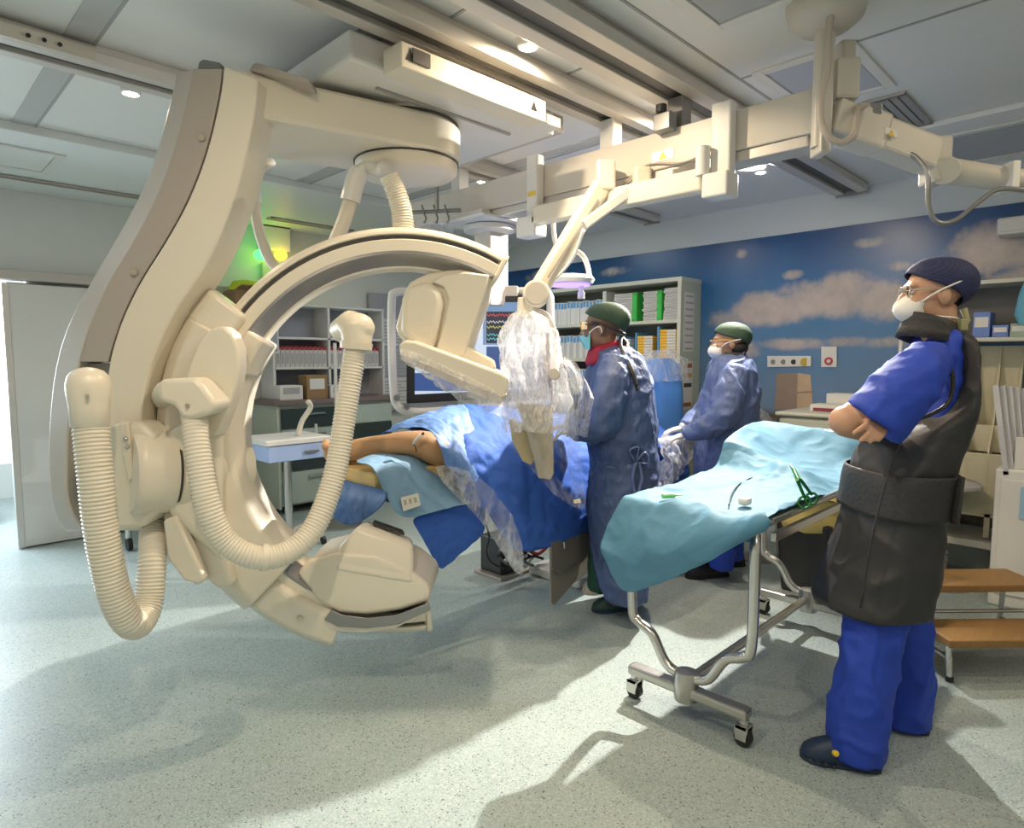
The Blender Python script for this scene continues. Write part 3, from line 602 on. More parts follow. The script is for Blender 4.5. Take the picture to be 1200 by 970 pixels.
mk('clear_drape', crinkle(G().grid([[at(xl + (xr - xl) * j / 14, y, 2.98 + .03 * math.sin(j * .9 + i * .5)) for j in range(15)] for i, (y, xl, xr) in enumerate([(462, 580, 668), (478, 566, 672), (495, 570, 675), (512, 590, 678), (530, 604, 680), (548, 620, 682), (565, 636, 684), (580, 650, 686), (590, 664, 686), (596, 674, 682)])]), .012, 8), m_sheet, rs, smooth=60)
mk('drape_sticker', G().prism([at(x, y, 2.95) for x, y in ((672, 586), (680, 584), (681, 589), (673, 590))], FD * .003), mat('sticker_ivory', (.75, .70, .5), .5), rs)

# small examination lamp on a curved rod
lm = thing('exam_lamp', 'round white examination lamp head on a curved white rod', 'lamp', at(668, 330, 3.55))
c = at(668, 328, 3.55)
mk('lamp_head', G().lathe(c - UP * .03, (0, 0, 1), [(.08, 0), (.125, .01), (.135, .03), (.12, .05), (.06, .06), (.002, .062)], 32), m_white, lm, smooth=50)
mk('lamp_ring', G().lathe(c - UP * .032, (0, 0, 1), [(.085, 0), (.11, .0), (.11, .004), (.085, .004)], 32), mat('lamp_violet', (.35, .2, .9), .4, emit=(.45, .3, 1), es=2.5), lm)
mk('curved_rod', G().tube(spl([at(*p) for p in ((664, 296, 3.55), (672, 293, 3.55), (683, 300, 3.55), (689, 314, 3.55), (690, 326, 3.55), (686, 331, 3.55))], 8), .014, 10), m_white, lm, smooth=180)
mk('handle', G().cyl(at(681, 330, 3.55), at(681, 343, 3.55), .014, n=12).cyl(at(681, 342, 3.55), at(681, 350, 3.55), .02, n=12), m_white, lm, smooth=40)
mk('hanging_rod', G().tube(spl([at(664, 296, 3.55), at(652, 288, 3.6), at(648, 260, 3.65), at(648, 215, 3.65)], 6), .014, 10), m_white, lm, smooth=180)

# swivel arm from the ceiling column
m_ivory = mat('arm_ivory', (.56, .53, .47), .4)
sw = thing('ceiling_boom', 'pale jointed swivel arm hanging from a round ceiling mount at the right', 'arm', at(966, 150, 2.4))
Cx = at(966, 60, 2.42)
mk('ceiling_dome', G().lathe((Cx.x, Cx.y, 2.59), (0, 0, 1), [(.03, 0), (.09, .015), (.125, .045), (.135, .08), (.135, .11)], 32), m_ivory, sw, smooth=50)
mk('column', G().cyl((Cx.x, Cx.y, 2.19), (Cx.x, Cx.y, 2.62), .034, n=20), m_ivory, sw, smooth=40)
mk('column_sleeve', G().obox((Cx.x, Cx.y, 2.27), RT * .02, FD * .045, UP * .11), m_ivory, sw, bevel=.008)
q = at(990, 90, 2.46); mk('counter_column', G().obox(at(990, 72, 2.5), RT * .03, FD * .03, UP * .07).obox(at(988, 96, 2.46), RT * .045, FD * .045, UP * .075), m_ivory, sw, bevel=.014)
a0, a1 = at(972, 138, 2.42), at(1092, 184, 2.50)
mk('main_arm', bar(G(), a0, a1, .10, .12), m_ivory, sw, bevel=.012)
mk('main_arm_sleeve', bar(G(), a0.lerp(a1, .18), a0.lerp(a1, .48), .11, .135), m_ivory, sw, bevel=.012)
lb = at(1044, 155, 2.40); mk('warning_label', G().obox(lb, RT * .022 + UP * -.008, UP * .012, FD * .002), mat('label_white', (1, 1, 1)), sw); mk('warning_triangle', G().prism([at(1042, 159, 2.39), at(1048, 160, 2.39), at(1045, 152, 2.39)], FD * .004), m_yellow, sw)
mk('joint_block', G().obox(at(1096, 190, 2.5), RT * .035, FD * .05, UP * .085), m_ivory, sw, bevel=.012)
mk('joint_disc', G().cyl(at(1108, 200, 2.44), at(1108, 200, 2.56), .05, n=28), m_ivory, sw, smooth=40, bevel=.005)
mk('fore_arm', G().tube([at(1108, 200, 2.5), at(1150, 206, 2.47), at(1210, 214, 2.42), at(1260, 220, 2.4)], [.048, .044, .04, .04], 20), m_ivory, sw, smooth=40)
mk('arm_clip', G().obox(at(1178, 209, 2.445), RT * .014, FD * .055, UP * .05), m_white, sw, bevel=.004)
mk('connector', G().obox(at(1018, 130, 2.42), RT * .035, FD * .03, UP * .02), m_grey, sw, bevel=.005)
mk('loop_cable', G().tube(spl([at(*p) for p in ((974, -25, 2.35), (975, 0, 2.34), (971, 40, 2.34), (970, 80, 2.33), (963, 110, 2.33), (962, 140, 2.33), (971, 160, 2.32), (986, 167, 2.32), (1000, 158, 2.33), (1004, 140, 2.34), (1006, 126, 2.37), (1016, 124, 2.4))], 8), .012, 10), m_taupe, sw, smooth=180)
mk('loop_cable', G().tube(spl([at(*p) for p in ((1062, 178, 2.44), (1075, 186, 2.42), (1087, 205, 2.40), (1088, 240, 2.40), (1098, 260, 2.40), (1120, 258, 2.40), (1145, 238, 2.40), (1170, 222, 2.40), (1205, 223, 2.38), (1240, 226, 2.38))], 8), .009, 10), m_grey, sw, smooth=180)

# ---------------------------------------------------------------- large display on a ceiling column
dp = thing('monitor_display', 'large ceiling-hung display in a white tubular frame behind the detector', 'monitor', at(585, 480, 4.1))
DD = 4.1
def dpoly(pts, m, name, D=DD, t=.003, parent=None): return mk(name, G().prism([at(x, y, D) for x, y in pts], FD * t), m, parent or dp)
mk('bezel', G().prism([at(x, y, DD) for x, y in ((476, 351), (641, 344), (641, 464), (476, 473))], FD * .07), m_black, dp, bevel=.01)
scr = mk('screen', G().prism([at(x, y, DD - .006) for x, y in ((486, 359), (635, 353), (635, 455), (486, 462))], FD * .008), mat('screen_white', (.2, .25, .3), .2, emit=(.72, .84, 1), es=1.1), dp)
def e_(name, c, es=1.0): return mat(name, (0.02, .02, .02), .3, emit=c, es=es)
def win(x0, y0, x1, y1, c, nm, k=0, es=1.0): return mk(nm, G().prism([at(x, y, DD - .008 - .002 * k) for x, y in ((x0, y0), (x1, y0), (x1, y1), (x0, y1))], FD * .002), e_(nm + '_light' + str(c), c, es), scr)
win(565, 354, 618, 363, (.25, .45, .75), 'window_title'); win(566, 363, 618, 404, (.30, .45, .70), 'window_frame')
win(570, 365, 616, 402, (.01, .02, .06), 'waveform_window', 1)
for i, (c, y) in enumerate((((.9, .12, .12), 369), ((.85, .85, .9), 377), ((.75, .8, .15), 383), ((.2, .8, .8), 392), ((.2, .8, .8), 397))):
    pts = [(571 + k * 1.8, y + (1.6 if k % 2 else -1.2) * (1 if k % 3 else .4)) for k in range(25)]
    mk('waveform', G().tube([at(x, yy, DD - .014) for x, yy in pts], .0035, 4), e_('wave' + str(i), c, 1.0), scr)
win(486, 437, 560, 458, (.05, .13, .42), 'lower_window', 1); win(570, 406, 635, 454, (.06, .14, .40), 'side_window', 1); win(619, 353, 635, 404, (.01, .015, .03), 'dark_window', 1)
for k in range(4): win(621 + k * 3.4, 357, 622.6 + k * 3.4, 359, (.8, .85, .9), 'text_mark', 3)
for k in range(5): win(620.5 + k * 3, 362, 622 + k * 3, 365, (.8, .85, .9), 'text_mark', 3)
for i in range(2): mk('knob', G().cyl(at((465, 477)[i], (466, 476)[i], 4.0), at((465, 477)[i], (466, 476)[i], 4.06), .02, n=14), m_grey, dp, smooth=40)
mk('frame_tube', G().tube(spl([at(*p) for p in ((556, 348, 4.2), (510, 346, 4.1), (478, 342, 4.06), (463, 343, 4.04), (459, 352, 4.04), (459, 400, 4.04), (461, 455, 4.04), (465, 474, 4.04), (480, 482, 4.04), (520, 481, 4.06), (600, 475, 4.1), (634, 472, 4.1), (643, 466, 4.1), (645, 440, 4.1), (645, 360, 4.1), (643, 346, 4.1), (636, 342, 4.1), (600, 342, 4.16), (556, 348, 4.2))], 6), .026, 12), m_white, dp, smooth=180)
mk('crossbar', G().prism([at(x, y, 4.18) for x, y in ((480, 478), (640, 467), (640, 473), (480, 484))], FD * .03), m_grey, dp)
mk('drop_column', G().box((2.74, 2.93, 1.75), (2.90, 3.08, 2.25)), m_beam, dp, bevel=.01)
mk('drop_foot', G().obox(at(578, 342, 4.14), RT * .16, FD * .04, UP * .035), m_beam, dp, bevel=.01)
mk('ceiling_plate', G().box((2.55, 2.78, 2.245), (3.05, 3.2, 2.262)), m_white, dp, bevel=.004)
mk('swivel_disc', G().lathe((2.80, 3.0, 2.2), (0, 0, 1), [(.12, 0), (.16, .01), (.16, .04), (.14, .046)], 30), m_white, dp, smooth=40)
mk('mount_block', G().box((2.6, 2.85, 2.262), (3.0, 3.15, 2.30)), m_white, dp, bevel=.004)
# drip bottles on hooks
for i, (x, D) in enumerate(((497, 4.0), (511, 4.0), (524, 3.95))):
    t = thing('drip_bottle', 'clear drip bottle on a hook, %s of three above the ring' % ('leftmost', 'middle', 'rightmost')[i], 'bottle', at(x, 280, D), 'drip bottles')
    mk('bottle', G().lathe(at(x, 279, D), (0, 0, 1), [(.03, 0), (.038, .01), (.038, .07), (.02, .09), (.014, .10)], 16), m_sheet, t, smooth=40)
    mk('hook', G().tube(spl([at(x, 262, D), at(x + 2, 256, D), at(x, 250, D), at(x - 3, 240, D)], 4), .006, 6), m_grey, t)
hb = mk('hook_rail', G().tube([at(480, 249, 4.02), at(540, 246, 4.0)], .012, 8).cyl(at(512, 246, 4.0), at(512, 205, 4.0), .012, n=8), m_grey, smooth=40); tag(hb, 'thin grey hook rail above the drip bottles', 'rail')

# ================================================================ patient table, patient and drapes
m_drape = mat('royal_drape', (.03, .115, .48), .75, var=.10, vs=6, bump=.35, bs=22, bdist=.02)
m_drapel = mat('pale_drape', (.20, .36, .52), .65, var=.07, vs=6, bump=.3, bs=24, bdist=.015)
m_draped = mat('deep_drape', (.012, .07, .22), .6, var=.1, vs=6, bump=.3, bs=20)
m_skin = mat('patient_skin', (.48, .27, .13), .5, var=.22, vs=9, bump=.12, bs=60, bdist=.004)
m_steeltab = mat('table_side', (.30, .28, .25), .45)
tb = thing('patient_table', 'patient examination table hidden under blue drapes', 'table', (2.7, 2.62, 0))
mk('table_top', G().box((1.60, 2.36, .775), (4.0, 2.88, .815)), m_black, tb, bevel=.01)
mk('pedestal', G().box((3.25, 2.45, .02), (3.75, 2.80, .775)), m_white, tb, bevel=.02)
mk('pedestal_foot', G().box((3.0, 2.42, 0), (3.9, 2.85, .06)), m_white, tb, bevel=.015)
mk('side_rail', G().box((2.0, 2.335, .74), (3.9, 2.36, .775)), m_chrome, tb)
fp = mk('foam_pad', G().hexa([(1.545, 2.40, .817), (1.95, 2.40, .817), (1.95, 2.86, .817), (1.545, 2.86, .817), (1.57, 2.42, .905), (1.95, 2.42, .905), (1.95, 2.84, .905), (1.57, 2.84, .905)]), mat('foam_yellow', (.62, .45, .17), .85, var=.12, vs=14, bump=.4, bs=60), bevel=.012)
tag(fp, 'yellow foam pad at the foot end of the patient table', 'pad')
mt = mk('mattress', G().box((1.96, 2.39, .8165), (3.95, 2.85, .87)), mat('mattress_grey', (.25, .27, .3), .7), bevel=.02); tag(mt, 'thin mattress on the patient table beneath the blue drapes', 'mattress')
pt = G()
leg = spl([at(*p) for p in ((396, 531, 2.94), (425, 525, 2.96), (455, 521, 2.98), (482, 519, 3.02), (505, 524, 3.07), (535, 536, 3.18), (580, 534, 3.36), (640, 526, 3.66))], 5)
rr = [.044, .05, .052, .060, .078, .085, .088, .09]
rads = [rr[min(int(i / 5), 7)] + (rr[min(int(i / 5) + 1, 7)] - rr[min(int(i / 5), 7)]) * ((i % 5) / 5) for i in range(len(leg))]
rads = [r * (1 if i < 21 else max(.72, 1 - (i - 21) * .04)) for i, r in enumerate(rads)]
pt.tube(leg, rads, 16).ell(leg[0], RT * .07, FD * .05, UP * .055)
for i in range(5): pt.tube([leg[0] + RT * -.04 + FD * (.03 - i * .016) + UP * .03, leg[0] + RT * (-.07) + FD * (.035 - i * .018) + UP * (.065 - i * .006)], [.015, .012], 8)
l2 = [p + V((.05, .17, -.05)) for p in leg]; pt.tube(l2, [r * .9 for r in rads], 16)
hip = (leg[-1] + l2[-1]) / 2
pt.ell(hip + V((.1, 0.04, 0)), (.22, 0, 0), (0, .13, 0), (0, 0, .08)).ell(hip + V((.4, 0.03, -.01)), (.30, 0, 0), (0, .15, 0), (0, 0, .085)).ell(hip + V((.80, 0, .0)), (.11, 0, 0), (0, .08, 0), (0, 0, .085)).tube([hip + V((.62, 0, 0)), hip + V((.8, 0, 0))], [.07, .06], 12)
for s in (-1, 1): pt.tube([hip + V((.58, s * .13 + .03, -.02)), hip + V((.3, s * .14 + .04, -.03)), hip + V((.02, s * .13 + .05, -.04))], [.045, .038, .03], 12).ell(hip + V((-.05, s * .12 + .05, -.04)), (.08, 0, 0), (0, .04, 0), (0, 0, .02))
po = mk('person', pt, m_skin); voxel(po, .012, 4)
tag(po, 'person lying on the table under blue drapes with one bare leg showing', 'person')
cn = thing('cannula', 'small white cannula taped on the bare leg of the lying person', 'cannula', at(488, 512, 2.94))
mk('tube', G().tube([at(484, 520, 2.93), at(488, 514, 2.925), at(494, 509, 2.93)], .007, 8), m_white, cn, smooth=180)
mk('cap', G().cyl(at(493, 510, 2.93), at(497, 507, 2.935), .006, n=8), m_black, cn)
mk('line', G().tube(spl([at(484, 520, 2.93), at(487, 524, 2.925), at(488, 530, 2.93)], 5), .003, 6), m_black, cn)
def sheet(name, rows, m, parent=None, amp=.012, sc=7, sub=4, solid=.0025, label=None, cat='drape', crease=.006):
    o = mk(name, G().grid(rows), m, parent, smooth=180, fixn=False)
    q = o.modifiers.new('d', 'SUBSURF'); q.levels = q.render_levels = sub
    dg = bpy.context.evaluated_depsgraph_get(); me = bpy.data.meshes.new_from_object(o.evaluated_get(dg)); o.modifiers.clear(); o.data = me
    off = OFF[o.name]
    ns = [v.normal.copy() for v in me.vertices]
    for v, nn in zip(me.vertices, ns):
        w = v.co + off; v.co += nn * (amp * noise.noise(w * sc) + amp * .55 * (1 - 2 * abs(noise.noise(w * sc * 1.9 + V((3, 1, 7)))))) 
        k = noise.noise(V((w.x * 2.3, w.y * 2.3, w.z * 2.3)) + V((9, 2, 4))); v.co += nn * crease * max(0, 1 - abs(k) * 9)
    me.shade_smooth()
    q = o.modifiers.new('s', 'SOLIDIFY'); q.thickness = solid; q.offset = 0
    if label: tag(o, label, cat)
    return o
def R_(pts, f, k): return [f(x, y, k) for x, y in pts]
sheet('table_drape', [
    R_([(438, 512), (480, 496), (530, 484), (590, 484), (635, 492), (670, 499), (698, 501), (722, 503)], atY, 2.93),
    R_([(450, 503), (490, 483), (540, 474), (592, 478), (640, 484), (680, 487), (710, 490), (737, 492)], atY, 2.80),
    R_([(486, 498), (512, 480), (552, 468), (600, 474), (645, 480), (692, 486), (732, 490), (766, 494)], atY, 2.58),
    R_([(520, 536), (543, 510), (572, 506), (612, 510), (655, 514), (700, 515), (748, 512), (789, 508)], atY, 2.42),
    R_([(525, 548), (546, 532), (573, 530), (613, 536), (656, 541), (704, 541), (755, 531), (802, 519)], atY, 2.33),
    R_([(536, 568), (560, 572), (588, 580), (622, 590), (660, 592), (706, 586), (760, 565), (808, 540)], atY, 2.29),
    R_([(549, 588), (572, 598), (600, 645), (622, 648), (660, 637), (708, 622), (762, 598), (810, 568)], atY, 2.28)],
    m_drape, label='royal blue surgical drape spread over the patient and hanging to a straight hem')
sheet('table_drape', [
    R_([(446, 507), (472, 492), (502, 482), (535, 474)], atY, 2.72),
    R_([(478, 499), (497, 487), (518, 479), (545, 470)], atY, 2.58),
    R_([(502, 499), (519, 495), (536, 497), (556, 500)], atY, 2.46),
    R_([(514, 516), (528, 517), (545, 522), (562, 528)], atY, 2.37),
    R_([(522, 548), (533, 552), (547, 560), (563, 572)], atY, 2.29)], mat('mid_drape', (.12, .25, .56), .6, var=.08, bump=.3, bs=22), amp=.01, sc=11,
    label='folded blue drape edge lying over the bare thigh')
pd_ = sheet('leg_drape', [
    R_([(412, 538), (440, 529), (467, 526), (493, 530), (522, 547), (550, 575)], atY, 2.50),
    R_([(424, 541), (444, 542), (465, 545), (492, 553), (522, 566), (551, 581)], atY, 2.36),
    R_([(434, 545), (449, 558), (463, 575), (487, 580), (515, 583), (552, 584)], atY, 2.30),
    R_([(440, 550), (452, 575), (462, 604), (482, 608), (507, 599), (552, 588)], atY, 2.27)], m_drapel, amp=.008,
    label='pale blue drape hanging over the near side of the table below the bare leg')
mk('sticker', G().prism([atY(x, y, 2.25) for x, y in ((470, 583), (490, 578), (493, 592), (473, 599))], (0, .004, 0)), mat('sticker_white', (.70, .68, .6), .5), pd_)
for k in range(3): mk('sticker_print', G().prism([atY(x, y, 2.248) for x, y in ((473 + k * 6, 586 - k * 1.4), (476 + k * 6, 585.4 - k * 1.4), (477 + k * 6, 591 - k * 1.4), (474 + k * 6, 592 - k * 1.4))], (0, .002, 0)), m_taupe, pd_)
sheet('foot_drape', [
    R_([(378, 548), (392, 556), (412, 566), (452, 572)], atX, 1.53),
    R_([(382, 568), (396, 574), (418, 580), (455, 580)], atX, 1.50),
    R_([(386, 588), (398, 594), (420, 598), (448, 592)], atX, 1.49),
    R_([(390, 606), (402, 614), (416, 616), (438, 602)], atX, 1.50)], m_draped, amp=.006, label='deep blue drape below the yellow foam pad')
sheet('side_drape', [
    R_([(479, 606), (505, 602), (545, 589), (570, 590)], atY, 2.32),
    R_([(490, 622), (512, 620), (545, 610), (569, 606)], atY, 2.31),
    R_([(502, 642), (518, 642), (545, 628), (568, 620)], atY, 2.31),
    R_([(515, 669), (522, 665), (544, 645), (566, 628)], atY, 2.32)], m_drape, amp=.008, label='royal blue drape corner hanging to a point beneath the pale drape')
o = sheet('plastic_strip', [
    R_([(505, 545), (522, 545), (540, 548), (560, 556)], atY, 2.26),
    R_([(528, 575), (545, 574), (562, 574), (585, 580)], atY, 2.25),
    R_([(547, 592), (562, 588), (582, 592), (602, 606)], atY, 2.24),
    R_([(568, 614), (580, 616), (595, 622), (612, 632)], atY, 2.24),
    R_([(584, 640), (590, 648), (600, 652), (614, 655)], atY, 2.25),
    R_([(596, 660), (602, 668), (608, 674), (614, 676)], atY, 2.26)], m_bagclear, amp=.012, sc=14, label='clear plastic film strip hanging off the near edge of the table')
o = sheet('detector_film', [[at(x, y, 2.58) for x, y in ((466, 404), (500, 418), (545, 440), (592, 462))], [at(x, y, 2.57) for x, y in ((468, 418), (498, 440), (540, 463), (588, 476))], [at(x, y, 2.6) for x, y in ((478, 428), (510, 452), (550, 476), (592, 486))], [at(x, y, 2.64) for x, y in ((492, 436), (520, 458), (560, 482), (598, 490))]], m_bagclear, amp=.012, sc=16, label='loose clear sterile film under the tilted detector panel')
# equipment under the table
ub = thing('power_unit', 'small black unit with a yellow light standing under the drapes', 'power unit', atz(592, 664, 0))
q = atz(590, 662, .0); q = V((2.42, 2.55, 0))
mk('case', G().box((2.80, 2.90, .02), (2.98, 3.10, .26)), m_black, ub, bevel=.01)
mk('indicator', G().box((2.885, 2.894, .15), (2.92, 2.901, .185)), mat('indicator_yellow', (.6, .7, .05), .5, emit=(.6, .75, .05), es=.8), ub)
mk('front_panel', G().box((2.93, 2.890, .05), (2.975, 2.901, .24)), m_grey, ub)
mk('foot_plate', G().box((2.76, 2.86, 0), (3.03, 3.12, .02)), m_taupe, ub, bevel=.004)
for i in range(11):
    x0, y0 = 595 + random.uniform(-14, 10), 655 + random.uniform(-12, 6); x1, y1 = 630 + random.uniform(-14, 16), 648 + random.uniform(-16, 22)
    mcol = [m_black, m_black, m_white, mat('wire_red', (.4, .05, .05), .5), m_grey][i % 5]
    nm = ['black', 'thin black', 'white', 'red', 'grey', 'coiled black', 'looping black', 'pale', 'dark red', 'dark grey', 'lowest black'][i]
    tag(mk('cable', G().tube(spl([atY(x0, y0, 2.84), atY((x0 * 2 + x1) / 3, (y0 + y1) / 2 + random.uniform(-10, 12), 2.80), atY((x0 + 2 * x1) / 3, (y0 + y1) / 2 + random.uniform(-10, 12), 2.82), atY(x1, y1, 2.78)], 8), .007 + .003 * (i % 3), 6), mcol, smooth=180), nm + ' cable in the tangle under the patient table', 'cable', 'cables tangled under the table')
tag(mk('cable', G().tube(spl([atY(*p) for p in ((567, 608, 2.9), (573, 628, 2.88), (570, 645, 2.86), (575, 658, 2.84), (590, 666, 2.86))], 8), .006, 6), m_black, smooth=180), 'black cable dangling left of the power unit under the drapes', 'cable', 'cables tangled under the table')
# lead skirt hanging from the table side
sk = thing('lead_skirt', 'grey-brown lead skirt panels hanging from the table beside the surgeon', 'skirt', atY(668, 705, 2.3))
mk('skirt_panel', G().prism([atY(x, y, 2.31) for x, y in ((645, 634), (692, 618), (693, 668), (672, 684), (650, 709), (646, 706))], (0, .012, 0)), mat('lead_vinyl', (.28, .255, .22), .5, var=.06), sk, bevel=.004)
mk('skirt_panel', G().prism([atY(x, y, 2.285) for x, y in ((646, 636), (690, 622), (690, 650), (672, 662), (655, 673), (647, 668))], (0, .012, 0)), mat('lead_vinyl_dark', (.17, .155, .14), .5, var=.06), sk, bevel=.004)
mk('clip', G().cyl(atY(661, 634, 2.27), atY(662, 642, 2.27), .009, n=8), m_chrome, sk)

# ================================================================ instrument trolley
TX0, TX1, TY0, TY1, TZ = 2.17, 3.45, .965, 1.48, .80
tr = thing('instrument_trolley', 'stainless steel instrument trolley on castors beside the man in the lead apron', 'trolley', ((TX0 + TX1) / 2, (TY0 + TY1) / 2, 0))
mk('tray', G().box((TX0, TY0, TZ), (TX1 + .08, TY1, TZ + .03)), m_steel, tr, bevel=.006)
mk('top_rail', G().tube([(TX0 + .1, TY0 - .02, TZ + .035), (TX1 + .08, TY0 - .02, TZ + .035)], .012, 10), m_chrome, tr, smooth=40)
mk('lower_rail', G().box((TX0 + .15, TY0 - .02, TZ - .055), (TX1 + .08, TY0 + .0, TZ - .02)), m_chrome, tr, bevel=.004)
ym = (TY0 + TY1) / 2
for x in (TX0 + .02, TX1):
    s = 1 if x < 3 else -1
    mk('base_bar', G().hexa([(x - .03, TY0 + .0, .105), (x + .03, TY0 + .0, .105), (x + .03, TY1, .105), (x - .03, TY1, .105), (x - .03, TY0, .145), (x + .03, TY0, .145), (x + .03, TY1, .145), (x - .03, TY1, .145)]), m_steel, tr, bevel=.01)
    mk('hub', G().lathe((x, ym, .085), (0, 0, 1), [(.045, 0), (.048, .02), (.048, .10), (.04, .115), (.002, .12)], 20), m_steel, tr, smooth=40)
    for yy, k in ((TY0, 1), (TY1, -1)):
        pts = [(x, ym, .17), (x, ym + (yy - ym) * .35, .20), (x, yy + .10 * k, .30), (x, yy + .03 * k, .335), (x, yy, .40), (x, yy, TZ)]
        mk('leg', G().tube(spl(pts, 6), .020, 12), m_chrome, tr, smooth=180)
        cx, cy = x, yy + .02 * k
        cw = mk('castor', G().cyl((cx, cy, .075), (cx, cy, .107), .018, n=12).hexa([(cx - .028, cy - .02, .03), (cx - .02, cy - .02, .03), (cx - .02, cy + .02, .03), (cx - .028, cy + .02, .03), (cx - .028, cy - .025, .08), (cx - .02, cy - .025, .08), (cx - .02, cy + .025, .08), (cx - .028, cy + .025, .08)]).hexa([(cx + .02, cy - .02, .03), (cx + .028, cy - .02, .03), (cx + .028, cy + .02, .03), (cx + .02, cy + .02, .03), (cx + .02, cy - .025, .08), (cx + .028, cy - .025, .08), (cx + .028, cy + .025, .08), (cx + .02, cy + .025, .08)]).box((cx - .028, cy - .02, .072), (cx + .028, cy + .02, .08)), m_chrome, tr, smooth=40)
        mk('wheel', G().cyl((cx - .016, cy, .033), (cx + .016, cy, .033), .033, n=20), m_rubber, cw, smooth=40, bevel=.004)
mk('stretcher', G().tube([(TX0 + .04, ym, .155), (TX1 - .04, ym, .155)], .020, 12), m_chrome, tr, smooth=40)
mk('end_frame', G().tube(spl([(TX1 + .06, TY1 - .01, TZ), (TX1 + .06, TY1 - .02, TZ + .2), (TX1 + .06, TY1 - .06, TZ + .235), (TX1 + .06, TY0 + .06, TZ + .235), (TX1 + .06, TY0 + .02, TZ + .2), (TX1 + .06, TY0 + .01, TZ)], 6), .013, 10), m_chrome, tr, smooth=180)
m_tdr = mat('trolley_drape_blue', (.085, .235, .36), .7, var=.05, vs=7, bump=.25, bs=14, bdist=.02)
YS = [1.515, 1.42, 1.30, 1.18, 1.06, .945]
rows = [R_([(722, 683), (734, 697), (776, 683), (824, 661), (866, 637), (905, 612)], atX, 2.08),
        R_([(712, 662), (734, 668), (776, 662), (826, 648), (868, 630), (903, 609)], atX, 2.06),
        R_([(701, 639), (735, 636), (775, 635), (825, 627), (868, 615), (899, 604)], atX, 2.07),
        R_([(714, 612), (742, 610), (778, 611), (824, 610), (864, 606), (896, 601)], atX, 2.12),
        [V((2.155, y, .845)) for y in YS], [V((2.19, y, .856)) for y in YS],
        [V((2.40, y, .852 - .006 * (i % 2))) for i, y in enumerate(YS)], [V((2.62, y, .852 + .008 * (i % 2))) for i, y in enumerate(YS)],
        [V((2.80, y, z)) for y, z in zip(YS, (.865, .86, .86, .87, .885, .85))],
        [V((2.92, y, z)) for y, z in zip(YS, (.87, .88, .87, .92, .90, .835))],
        [V((2.99, y, z)) for y, z in zip(YS, (.90, .94, .90, .96, .90, .84))],
        [V((3.05, y, z)) for y, z in zip(YS, (1.02, .99, .93, .89, .865, .85))],
        [V((3.16, y, z)) for y, z in zip(YS, (1.04, .99, .90, .865, .858, .852))],
        [V((3.34, y, z)) for y, z in zip(YS, (1.07, 1.01, .94, .90, .87, .855))],
        [V((3.47, y, z)) for y, z in zip(YS, (1.075, 1.06, 1.04, 1.02, 1.0, .95))],
        [V((3.535, y, z)) for y, z in zip(YS, (1.07, 1.072, 1.075, 1.08, 1.08, 1.05))],
        [V((3.56, y, z)) for y, z in zip(YS, (.95, .95, .95, .95, .95, .93))]]
sheet('trolley_drape', rows, m_tdr, amp=.010, sc=6, crease=.012, label='light blue sterile drape over the steel instrument trolley, bunched up at its far end')
m_gpl = mat('green_plastic', (.02, .22, .05), .35)
sc_ = thing('scissors_clamp', 'dark green scissor clamp on the trolley drape near the rail', 'clamp', (2.95, .96, .86))
for px_, py_ in (((934, 562), (943, 583)), ((938, 562), (951, 579))):
    p, q = atY(*px_, .93), atY(*py_, .925); mk('shank', G().tube([p, q], [.007, .006], 8), m_gpl, sc_, smooth=60)
    mk('finger_ring', G().tube([q + RT * .024 * math.cos(a) + UP * (.024 * math.sin(a) - .018) for a in [2 * math.pi * k / 20 for k in range(21)]], .005, 8), m_gpl, sc_, smooth=180)
mk('jaw', G().tube([atY(936, 563, .93), atY(930, 550, .97), atY(926, 545, .99)], [.010, .008, .003], 8), m_gpl, sc_, smooth=60)
sy = thing('syringe', 'light green syringe lying on the trolley drape', 'syringe', (2.24, 1.36, .87))
p, q = atz(776, 581, .872), atz(800, 580, .872)
mk('barrel', G().cyl(p, p.lerp(q, .6), .010, n=10), mat('lime_plastic', (.25, .7, .2), .35), sy, smooth=40); mk('needle', G().cyl(p.lerp(q, .6), q, .004, .002, 8), m_gpl, sy)
bk = mk('gauze_block', G().obox(atz(873, 587, .878), (.022, 0, 0), (0, .02, 0), (0, 0, .014)), mat('gauze', (.75, .72, .62), .8), bevel=.008); tag(bk, 'small white gauze block on the trolley drape', 'gauze')
tag(mk('guide_wire', G().tube(spl([atz(854, 592, .868), atz(858, 577, .872), atz(868, 566, .872), atz(882, 559, .875), atz(896, 553, .885)], 8), .003, 6), m_black, smooth=180), 'thin dark guide wire curling across the trolley drape', 'wire')
